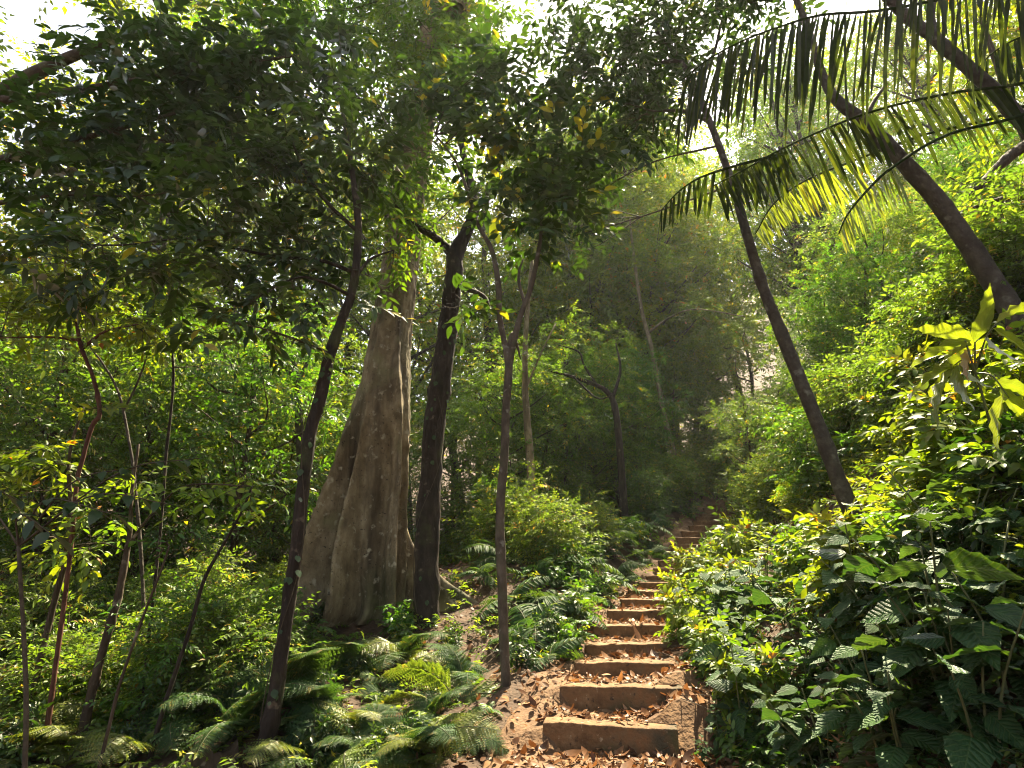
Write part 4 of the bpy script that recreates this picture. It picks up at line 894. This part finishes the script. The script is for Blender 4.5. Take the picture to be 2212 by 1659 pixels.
# ------------------------------------------------------------------ ferns
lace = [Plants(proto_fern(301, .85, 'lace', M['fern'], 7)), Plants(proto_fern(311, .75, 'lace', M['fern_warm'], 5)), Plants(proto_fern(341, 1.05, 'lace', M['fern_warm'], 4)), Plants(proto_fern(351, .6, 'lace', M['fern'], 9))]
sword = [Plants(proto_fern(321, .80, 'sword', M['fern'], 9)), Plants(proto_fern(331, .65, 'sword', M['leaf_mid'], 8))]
for px, py, sc, i, lb in [
        (490, 1560, 1.35, 0, 'big lacy fern arching around the foot of the thin leaning tree'),
        (380, 1600, .95, 0, 'lacy fern spreading in front of the brown stump'),
        (130, 1560, 1.1, 0, 'long-fronded lacy fern at the far left behind the yellowish corner fern'),
        (290, 1640, .9, 1, 'sunlit lacy fern at the bottom edge left of the stump'),
        (640, 1530, .9, 0, 'lacy fern directly right of the thin leaning trunk, fronds overlapping it'),
        (860, 1440, .8, 0, 'lacy fern at the foot of the pale buttress edge'),
        (760, 1580, .8, 1, 'tawny lacy fern in the middle of the left undergrowth'),
        (940, 1640, .7, 0, 'lacy fern at the bottom edge just left of the leaf-strewn path'),
        (60, 1640, 1.0, 1, 'yellowish lacy fern in the bottom left corner'),
        (200, 1590, .8, 1, 'dry-looking lacy fern between the corner fern and the stump'),
        (700, 1560, .85, 0, 'grey-green lacy fern right of the thin leaning tree'),
        (820, 1500, .75, 1, 'pale lacy fern below the pale buttress ridge'),
        (930, 1560, .8, 0, 'dark lacy fern left of the forked sapling'),
        (1010, 1610, .6, 1, 'light lacy fern at the left edge of the path beside the lowest step'),
        (790, 1640, .85, 0, 'lacy fern at the bottom edge midway between stump and path'),
        (640, 1645, .75, 1, 'warm-toned lacy fern at the bottom edge beside the leaning trunk base'),
        (1000, 1480, .7, 0, 'lacy fern with pale fronds leaning on the forked sapling'),
        (300, 1500, .8, 0, 'shaded lacy fern among the thin saplings'),
        (440, 1490, .7, 1, 'sun-touched lacy fern behind the stump')]:
    put_px(lace, px, py, lb, sc * (.85 + .35 * G.random()), i=int(G.integers(4)) if G.random() < .6 else i)
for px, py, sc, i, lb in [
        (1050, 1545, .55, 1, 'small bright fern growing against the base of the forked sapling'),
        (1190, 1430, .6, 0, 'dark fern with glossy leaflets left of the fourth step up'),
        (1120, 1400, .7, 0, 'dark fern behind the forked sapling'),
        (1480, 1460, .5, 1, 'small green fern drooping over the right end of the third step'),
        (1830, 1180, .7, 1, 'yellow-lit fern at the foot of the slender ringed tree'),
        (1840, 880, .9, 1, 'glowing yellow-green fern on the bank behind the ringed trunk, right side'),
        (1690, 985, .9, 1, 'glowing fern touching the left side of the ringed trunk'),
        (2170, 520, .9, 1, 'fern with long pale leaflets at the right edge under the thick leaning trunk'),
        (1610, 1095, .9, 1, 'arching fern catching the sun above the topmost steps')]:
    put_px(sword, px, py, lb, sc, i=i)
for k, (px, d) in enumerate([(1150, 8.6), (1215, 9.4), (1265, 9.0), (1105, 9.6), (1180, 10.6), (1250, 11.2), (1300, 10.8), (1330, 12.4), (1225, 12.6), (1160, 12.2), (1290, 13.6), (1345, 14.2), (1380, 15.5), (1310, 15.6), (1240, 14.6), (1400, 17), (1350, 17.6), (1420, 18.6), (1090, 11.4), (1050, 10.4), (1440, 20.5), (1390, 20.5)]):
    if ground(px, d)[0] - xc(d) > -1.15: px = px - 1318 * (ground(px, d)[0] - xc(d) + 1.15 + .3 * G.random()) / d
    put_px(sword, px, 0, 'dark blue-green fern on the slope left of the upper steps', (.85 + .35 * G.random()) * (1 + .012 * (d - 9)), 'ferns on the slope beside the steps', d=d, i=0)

for k in range(26):
    px = -30 + 1030 * G.random(); py = 1400 + 270 * G.random()
    if hit(px, py)[0] - xc(hit(px, py)[1]) > -1.5: continue
    put_px(lace, px, py, 'lacy fern mixed into the shaded undergrowth left of the path', .6 + .5 * G.random(), 'lacy ferns of the left undergrowth')
for k in range(46):
    y = 11.5 + 10.5 * G.random(); x = float(xc(y)) + .72 + .55 * G.random(); p = np.array([x, y, float(H(x, y))])
    near_shr[int(G.choice([0, 0, 1]))].put(p - [0, 0, .05], G.random() * 6.28, .38 + .3 * G.random(), 'small leafy plant fringing the right side of the upper steps', 'plants right of the upper steps')
for k in range(30):
    y = 9.5 + 12 * G.random(); x = float(xc(y)) - .95 - .9 * G.random(); p = np.array([x, y, float(H(x, y))])
    (sword[0] if k % 3 else near_shr[1]).put(p - [0, 0, .05], G.random() * 6.28, .5 + .35 * G.random(), 'small plant fringing the left side of the upper steps', 'plants left of the upper steps')

# ------------------------------------------------------------------ big quilted leaves of the right bank
quil = [Plants(proto_quilted(401, 4, .55, .20)), Plants(proto_quilted(402, 5, .45, .18, (.1, 1))), Plants(proto_quilted(403, 4, .62, .23, (0, .7)))]
for px, py, sc, i, lb in [
        (2120, 1660, .80, 2, 'largest dark quilted-leaf shrub in the bottom right corner'),
        (1960, 1650, .75, 0, 'quilted-leaf shrub left of the one in the bottom right corner'),
        (1790, 1640, .72, 1, 'quilted-leaf shrub with hanging leaves at the bottom edge right of the path'),
        (1720, 1650, .55, 0, 'low quilted-leaf shrub at the bottom edge nearest the path'),
        (2200, 1500, .85, 0, 'quilted-leaf shrub at the right edge above the corner'),
        (2060, 1480, .85, 2, 'broad quilted-leaf shrub above the dark hollow in the bank'),
        (1900, 1500, .8, 1, 'quilted-leaf shrub left of the dark hollow in the bank'),
        (1760, 1480, .8, 0, 'quilted-leaf shrub with pale sunlit hanging leaves'),
        (1700, 1520, .6, 1, 'quilted-leaf shrub beside the right end of the second step'),
        (1650, 1610, .5, 2, 'small quilted-leaf shrub on the path edge beside the lowest step'),
        (2150, 1370, .95, 1, 'quilted-leaf shrub high on the bank by the right edge'),
        (2000, 1350, 1.0, 0, 'tall quilted-leaf shrub between the ringed tree and the right edge'),
        (1860, 1360, .95, 2, 'quilted-leaf shrub below the foot of the ringed tree'),
        (1720, 1370, .9, 0, 'yellow-green quilted-leaf shrub right of the fifth step'),
        (1600, 1400, .8, 1, 'quilted-leaf shrub overhanging the fourth step'),
        (2080, 1250, 1.0, 2, 'quilted-leaf shrub right of the foot of the ringed tree'),
        (1780, 1260, .9, 1, 'quilted-leaf shrub just left of the foot of the ringed tree'),
        (1660, 1290, .85, 0, 'quilted-leaf shrub overhanging the middle steps')]:
    put_px(quil, px, py, lb, sc * 2.0, i=i, sink=.25)

for k in range(20):
    px = 1560 + 680 * G.random(); py = 1230 + 440 * G.random()
    if not clear(hit(px, py), .9, .5): continue
    put_px(quil, px, py, 'quilted-leaf shrub filling in among its larger neighbours on the lower right bank', 1.0 + .6 * G.random(), 'quilted-leaf shrubs of the right bank', sink=.1)

for k, (px, py, sc, i) in enumerate([(1560, 1640, .32, 2), (1545, 1590, .3, 1), (1570, 1560, .35, 0), (1530, 1520, .3, 1), (1520, 1650, .25, 1)]):
    put_px(quil, px, py, 'tiny quilted-leaf seedling at the edge of the leaf litter by the lowest steps', sc * 1.6, 'seedlings by the lowest steps', i=i)

# smaller leafy plants of both sides of the path
for k, (px, py, sc, i, lb) in enumerate([
        (1560, 1330, .8, 0, 'lime leafy plant leaning over the right side of the sixth step'),
        (1540, 1265, .8, 1, 'leafy plant leaning over the eighth and ninth steps'),
        (1640, 1200, .8, 0, 'bright bush hiding the right side of the upper steps'),
        (1560, 1480, .6, 0, 'sunlit yellowish plant on the right edge of the path by the second step'),
        (1640, 1130, .9, 1, 'leafy bush beside the topmost visible steps'),
        (1680, 1130, 1.1, 0, 'lime bush left of the ringed tree'),
        (2010, 1130, .8, 0, 'yellow-green bush right of the ringed trunk foot'),
        (2090, 1060, 1.0, 1, 'leafy bush near the right edge below the long yellow leaves'),
        (2200, 1180, .9, 0, 'sunny bush at the right edge over the quilted leaves'),
        (1810, 1060, 1.0, 0, 'glowing green bush behind the ringed trunk'),
        (2190, 960, 1.0, 0, 'leafy bush at the right edge level with the ringed trunk middle'),
        (2050, 930, 1.0, 0, 'lime bush below the long yellow leaves'),
        (1180, 1380, .6, 2, 'small dark plant by the left end of the fifth step'),
        (1230, 1400, .55, 1, 'glossy little plant touching the left end of the fourth step'),
        (1120, 1440, .6, 2, 'dark plant at the edge of the bare earth left of the steps'),
        (1250, 1340, .7, 1, 'leafy plant at the left end of the sixth step'),
        (1300, 1300, .7, 2, 'dark leafy plant at the left end of the seventh step'),
        (880, 1400, .85, 0, 'yellow-green plant at the foot of the buttressed trunk'),
        (760, 1420, .85, 1, 'glossy plant in front of the left buttress'),
        (980, 1400, .8, 2, 'dark plant between the dark trunk and the forked sapling'),
        (560, 1480, .9, 0, 'sunny plant left of the thin leaning tree'),
        (660, 1440, .9, 1, 'green plant in the gap between leaning tree and left buttress'),
        (420, 1420, .9, 0, 'yellow-leaved plant among the thin saplings'),
        (120, 1500, .9, 1, 'leafy plant at the far left below the pale sapling'),
        (260, 1640, .8, 2, 'dark leafy plant at the bottom edge left of the stump'),
        (880, 1620, .7, 2, 'dark leafy plant at the bottom edge left of the path')]):
    put_px(near_shr, px, py, lb, sc * (.95 if px > 1050 else .55), i=i if px > 1050 or k % 3 == 0 else 2 if i else 1)
for k, (px, py) in enumerate([(1570, 1480), (1630, 1560), (1540, 1450), (1500, 1395), (1500, 1360), (1490, 1330), (1510, 1300), (1500, 1275), (1520, 1240), (1530, 1210), (1545, 1180), (1650, 1610), (1660, 1650), (1620, 1560), (1590, 1500), (1560, 1430)]):
    if not clear(hit(px, py), .4, .25): continue
    put_px(near_shr, px, py, 'small plant crowding in over the right ends of the steps', .45 + .2 * G.random() + .0003 * (1500 - py), 'plants along the right edge of the steps', i=int(G.choice([0, 0, 1])))
for k in range(46):
    px = 1560 + 700 * G.random(); lo = np.interp(px, [1560, 1700, 1900, 2260], [1130, 950, 780, 560]); py = lo + (1330 - lo) * G.random()
    if not clear(hit(px, py), .75, .45): continue
    put_px(near_shr, px, py, 'knee-high leafy plant covering the sunny right bank', .6 + .4 * G.random(), 'leafy plants of the right bank', i=int(G.choice([0, 0, 1, 1, 2])))
for k in range(44):
    px = -40 + 1080 * G.random(); py = 1300 + 370 * G.random()
    if k % 2: continue
    p = hit(px, py)
    if p[0] - xc(p[1]) > -1.9: continue
    put_px(near_shr, px, py, 'low leafy plant in the shaded tangle left of the path', .35 + .35 * G.random(), 'low plants left of the path', i=int(G.choice([1, 2, 2, 2])))

# the plant with long pointed leaves glowing at the right
def long_leaf_plant():
    r = np.random.default_rng(17); c = at(2085, 735, 4.7); g = np.array([c[0] + .25, c[1] + .25, 0]); g[2] = float(H(g[0], g[1])) - .05
    root = thing('shrub', 'young plant with very long pointed yellow-green leaves catching the sun at the right', 'shrub', g)
    mb = MB(); s = smooth_path(np.array([g, (g + c) / 2 + [.03, 0, .05], c]), 10); add_tube(mb, s - g, np.linspace(.014, .007, 10), 6); obj('stem', mb.mesh('stem', [M['stem_green']]), root)
    mb = MB()
    tw = MB()
    for hub, tips in [((2105, 735), [(1925, 785, .17, .3), (1960, 690, .24, .5), (2150, 640, .18, .4), (2015, 775, .22, .6), (1990, 850, .18, .5), (2070, 830, .26, .97)]),
                      ((2150, 700), [(2230, 640, .18, .4), (2240, 760, .18, .3), (2130, 600, .16, .4), (2190, 800, .2, .5)]),
                      ((2060, 790), [(1930, 850, .2, .4), (1985, 905, .2, .5), (2080, 900, .2, .6), (2130, 860, .18, .3)]),
                      ((2180, 860), [(2080, 930, .2, .4), (2130, 985, .2, .6), (2240, 930, .2, .4), (2250, 850, .18, .3)])]:
        hp = at(*hub, 4.7 + r.normal(0, .08)); add_tube(tw, smooth_path(np.array([c + [.1, .1, -.25], (c + hp) / 2 + [.03, 0, -.06], hp]), 8) - g, np.linspace(.008, .005, 8), 5)
        for q, (ex, ey, w, tn) in enumerate(tips):
            o = hp + (c + [.05, .05, -.1] - hp) * (.12 * q); e = at(ex, ey, 4.7 + r.normal(0, .2)); v = e - o; L = np.linalg.norm(v)
            add_leaves(mb, TB, (o + v * .02 - g)[None], v[None], (SUN_DIR + r.normal(0, .3, 3))[None], np.array([L]), np.array([L * w]), np.array([tn]), droop=.10 + .2 * r.random())
    obj('twig', tw.mesh('twig', [M['stem_green']]), root)
    obj('foliage', mb.mesh('foliage', [M['leaf_long']]), root)
long_leaf_plant()

# dark broad-leaved branch tips in the left foreground
def broad_spray():
    r = np.random.default_rng(23); g = ground(40, 4.4); root = thing('shrub', 'dark broad-leaved young tree spreading level twigs in front of the left thicket', 'shrub', g)
    tips = [((60, 1090, 4.6), (-40, 1050, 4.5)), ((300, 1010, 4.6), (160, 1040, 4.6)), ((430, 990, 4.7), (260, 1020, 4.6)), ((240, 1110, 4.4), (100, 1080, 4.5)), ((370, 1090, 4.5), (200, 1070, 4.5)), ((120, 1160, 4.3), (40, 1110, 4.4))]
    hub = at(40, 1180, 4.5); mb = MB(); add_tube(mb, smooth_path(np.array([g, (g + hub) / 2 + [.05, 0, 0], hub]), 10) - g, np.linspace(.018, .012, 10), 7, r, .05)
    fb = MB()
    for e, m in tips:
        e, m = at(*e), at(*m); s = smooth_path(np.array([hub, m, e]), 12); add_tube(mb, s - g, np.linspace(.009, .003, 12), 5)
        for q in range(4, 12):
            tan = nrm(s[min(q + 1, 11)] - s[q - 1]); sg = 1 if q % 2 else -1; sd = nrm(np.cross([0, 0, 1.0], tan)) * sg
            L = .17 * (.7 + .5 * r.random()); ax = nrm(tan * .55 + sd * .8 + np.array([0, 0, -.25]) + r.normal(0, .1, 3))
            add_leaves(fb, TM, (s[q] - g)[None], ax[None], np.array([[0, 0, 1.0]]) + r.normal(0, .2, (1, 3)), np.array([L]), np.array([L * .42]), np.array([.3 * r.random()]), droop=.25)
    obj('stem', mb.mesh('stem', [M['twig']]), root); obj('foliage', fb.mesh('foliage', [M['leaf_dark']]), root)
broad_spray()

# ------------------------------------------------------------------ climbing vines on the two dark trunks
def vine(label, line, n, seed, size=.085):
    r = np.random.default_rng(seed); P, rad = px_path(line); Q = smooth_path(np.column_stack([P, rad]), 60); g = Q[0, :3]
    root = thing('climbing_vine', label, 'vine', g); mb = MB(); fb = MB()
    ph = -math.pi / 2 + 1.1 * np.sin(np.linspace(0, 9, 60) + seed)
    S = Q[:, :3] + np.stack([np.cos(ph), np.sin(ph), 0 * ph], -1) * (Q[:, 3] * 1.06 + .004)[:, None]
    add_tube(mb, S - g, .005, 5); obj('stem', mb.mesh('stem', [M['twig']]), root)
    for k in range(n):
        i = int(r.random() * 59); a = r.normal(-math.pi / 2, .9); o = Q[i, :3] + np.array([math.cos(a), math.sin(a), 0]) * (Q[i, 3] * 1.08 + .012); L = size * (.6 + .7 * r.random())
        out = np.array([math.cos(a), math.sin(a), 0]); ax = np.array([r.normal(0, .35), 0, -1]) + out * (.25 + .35 * r.random())
        add_leaves(fb, TM, (o - g)[None], ax[None], (out + r.normal(0, .55, 3) + [0, 0, .45])[None], np.array([L]), np.array([L * .8]), np.array([r.random() ** 4]), droop=.1)
    obj('foliage', fb.mesh('foliage', [M['vine']]), root)
vine('vine with small pale heart leaves climbing the dark trunk beside the buttressed tree', [(920, 1400, 9.3, 58), (922, 1200, 9.3, 54), (928, 1050, 9.3, 51), (938, 920, 9.3, 46), (955, 810, 9.3, 43), (968, 700, 9.3, 41)], 30, 3, .085)
vine('vine with striped silvery heart leaves on the lower part of the thin leaning tree', [(585, 1560, 6.0, 42), (603, 1450, 6.0, 37), (622, 1310, 6.0, 34), (640, 1180, 6.0, 33), (655, 1050, 6.0, 32), (672, 930, 6.0, 31), (694, 850, 6.0, 31), (712, 770, 6, 29)], 24, 4, .065)

# ------------------------------------------------------------------ stump and fallen log
def stump():
    r = np.random.default_rng(31); p = hit(455, 1655); root = thing('tree_stump', 'rotting brown stump half hidden by ferns at the lower left', 'stump', p - [0, 0, .1])
    th = np.linspace(0, 2 * np.pi, 40, endpoint=False); hs = np.linspace(0, .26, 14); V = []
    for h in hs:
        rr = (.17 + .14 * math.exp(-h / .12)) * (1 + .12 * np.sin(5 * th + 1) + .06 * np.sin(11 * th + h * 8)); zz = h + (.05 * np.sin(3 * th) + .02 * np.sin(13 * th)) * (h / .26) ** 3
        V.append(np.stack([rr * np.cos(th), rr * np.sin(th), zz], -1))
    V.append(np.stack([.10 * np.cos(th), .10 * np.sin(th), np.full(40, .20) + .03 * np.sin(7 * th)], -1)); V.append(np.stack([.01 * np.cos(th), .01 * np.sin(th), np.full(40, .18)], -1))
    V = np.array(V); n = len(V); i, j = np.meshgrid(np.arange(n - 1), np.arange(40), indexing='ij'); j2 = (j + 1) % 40
    mb = MB(); mb.add(V.reshape(-1, 3), [np.stack([i * 40 + j, i * 40 + j2, (i + 1) * 40 + j2, (i + 1) * 40 + j], -1).reshape(-1, 4)]); obj('stump_wood', mb.mesh('stump_wood', [M['brown_bark']]), root)
stump()

# ------------------------------------------------------------------ leaf litter and the carpet of small plants (nobody could count these)
def litter():
    r = np.random.default_rng(41); mb = MB()
    n = 15000; y = 3.6 + 8 * r.random(n) ** 2.2; u = r.normal(.22, .68, n); u = np.clip(u, -1.9, 1.9); x = xc(y) + u
    zp = np.maximum(path_z(np.clip(u, -1.4, 1.4), y), H(x, y) - .22 * (1 - sst((np.abs(u) - .75) / .5)))
    k = np.searchsorted(SY - .03, y) - 1; on = (k >= 0) & (y - SY[np.clip(k, 0, 99 if len(SY) > 99 else len(SY) - 1)] < .2) & (np.abs(u) < .68)
    keepm = ~on | (r.random(n) < .12); zp = np.where(on, SZ[np.clip(k, 0, len(SY) - 1)], zp)
    P = np.stack([x, y, zp + .008 + .02 * r.random(n)], -1)[keepm]; n = len(P)
    a = r.random(n) * 6.283; ax = np.stack([np.cos(a), np.sin(a), r.normal(0, .28, n)], -1); nr = np.stack([r.normal(0, .5, n), r.normal(0, .5, n), np.ones(n)], -1)
    L = np.clip(r.lognormal(-3.0, .5, n), .016, .15); add_leaves(mb, TM, P, ax, nr, L, L * (.3 + .4 * r.random(n)), np.clip(r.beta(1.2, 2.1, n), 0, 1), droop=r.normal(0, .45, n))
    n = 8000; x = r.uniform(-9, 9, n); y = r.uniform(2, 16, n); u = x - xc(y); m = np.abs(u) > 1.2; x, y = x[m], y[m]; n = len(x)
    P = np.stack([x, y, H(x, y) + .012 + .02 * r.random(n)], -1); a = r.random(n) * 6.283; ax = np.stack([np.cos(a), np.sin(a), r.normal(0, .3, n)], -1); nr = np.stack([r.normal(0, .4, n), r.normal(0, .4, n), np.ones(n)], -1)
    L = .06 + .08 * r.random(n); add_leaves(mb, TM, P, ax, nr, L, L * (.35 + .3 * r.random(n)), np.clip(r.beta(2, 2.6, n), 0, 1) * .8, droop=r.normal(0, .4, n))
    for _ in range(220):
        y = 4 + 9 * r.random(); u = r.normal(0, .8); x = float(xc(y)) + u; z = float(max(path_z(np.array(np.clip(u, -1.4, 1.4)), np.array(y)), H(x, y) - .2)) + .012; a = r.random() * 6.28; L = .12 + .25 * r.random(); v = np.array([math.cos(a), math.sin(a), r.normal(0, .05)])
        add_tube(mb, smooth_path(np.array([[x, y, z], np.array([x, y, z + .015]) + v * L * .5 + r.normal(0, .02, 3) * [1, 1, .3], np.array([x, y, z + .005]) + v * L]), 5), np.linspace(.005, .002, 5), 4, mat=1)
    o = obj('leaf_litter', mb.mesh('leaf_litter', [M['dry'], M['twig']])); setkind(o, 'stuff', 'brown fallen leaves and twigs littering the path and forest floor', 'leaf litter')
litter()

def carpet(name, label, lm, seed, n, sel, sizes, hts, tint):
    r = np.random.default_rng(seed); pts = []
    gxs, gys = np.meshgrid(np.linspace(-60, 2280, 118), np.linspace(430, 1720, 90), indexing='ij')
    tab = carpet.tab
    if tab is None:
        tab = carpet.tab = np.array([hit(a, b) for a, b in zip(gxs.ravel(), gys.ravel())])
    px, py = gxs.ravel(), gys.ravel(); ok = sel(px, py, tab); T = tab[ok]
    i = r.integers(len(T), size=n); P = T[i] + r.normal(0, 1, (n, 3)) * (.02 * T[i][:, 1:2] + .06) * [1, 1.6, 0]
    x, y = P[:, 0], P[:, 1]; u = x - xc(y); lim = np.where(u > 0, np.where(y < 6.8, .98, .66), np.where(y < 8.2, 1.75, .76)); m = (np.abs(u) > lim) & (y > 1.2) & (y < 45); P = P[m]
    P[:, 2] = H(P[:, 0], P[:, 1]); n = len(P); d = P[:, 1]
    h = hts[0] + (hts[1] - hts[0]) * r.random(n) ** 1.5; O = P + np.stack([0 * h, 0 * h, h * r.random(n)], -1)
    a = r.random(n) * 6.283; D = np.stack([np.cos(a), np.sin(a), .25 + .5 * r.random(n)], -1)
    mb = MB(); S = sizes[0] + sizes[1] * np.clip(d - 4, 0, 20)
    for b in range(3):
        lo, hi = [(0, 5), (5, 10), (10, 99)][b]; q = (d >= lo) & (d < hi)
        if not q.any(): continue
        sprays(mb, r, O[q], D[q], np.full(q.sum(), (sizes[0] + sizes[1] * (b * 5)) * 2.6), 7, sizes[0] + sizes[1] * (b * 5), .45, TM if b == 0 else TS, tint, flat=.6, droop=.25, twr=.003)
    o = obj(name, mb.mesh(name, [lm, M['stem_green']])); setkind(o, 'stuff', label, 'ground cover')
carpet.tab = None
carpet('ground_cover', 'low mixed greenery carpeting the shaded forest floor on the left', M['leaf_back'], 51, 3400, lambda px, py, T: (T[:, 0] < xc(T[:, 1])) & (py > 900), (.055, .005), (.02, .28), (0, .95))
carpet('ground_cover', 'dense sunlit greenery carpeting the steep right bank', M['leaf_lime'], 52, 6500, lambda px, py, T: (T[:, 0] > xc(T[:, 1])) & (py < 1330), (.07, .005), (.04, .36), (0, .95))
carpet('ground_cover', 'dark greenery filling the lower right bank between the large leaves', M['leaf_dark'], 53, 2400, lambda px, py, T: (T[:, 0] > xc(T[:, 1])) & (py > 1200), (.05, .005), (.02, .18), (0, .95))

for o in [o for o in C.objects if o.parent is None and o.get('label') == 'x']:        # prototypes that were never placed
    for ch in list(o.children): bpy.data.objects.remove(ch)
    bpy.data.objects.remove(o)

# ------------------------------------------------------------------ the humid air
def haze():
    import bmesh
    bm = bmesh.new(); bmesh.ops.create_cube(bm, size=1.0)
    lo = np.array([-225., -65., -20.]); hi = np.array([225., 265., 62.])
    for v in bm.verts: v.co = Vector(((lo + hi) / 2 + np.array(v.co) * (hi - lo)))
    me = bpy.data.meshes.new('haze'); bm.to_mesh(me); bm.free()
    m = bpy.data.materials.new('humid_air'); m.use_nodes = True; N = m.node_tree.nodes; N.clear()
    pv = N.new('ShaderNodeVolumePrincipled'); pv.inputs['Color'].default_value = (.93, .96, 1.0, 1); pv.inputs['Density'].default_value = .0004; pv.inputs['Anisotropy'].default_value = .45
    o = N.new('ShaderNodeOutputMaterial'); m.node_tree.links.new(pv.outputs[0], o.inputs['Volume'])
    me.materials.append(m); setkind(obj('haze', me), 'stuff', 'thin humid haze lit by the sun among the far trees', 'haze')
haze()
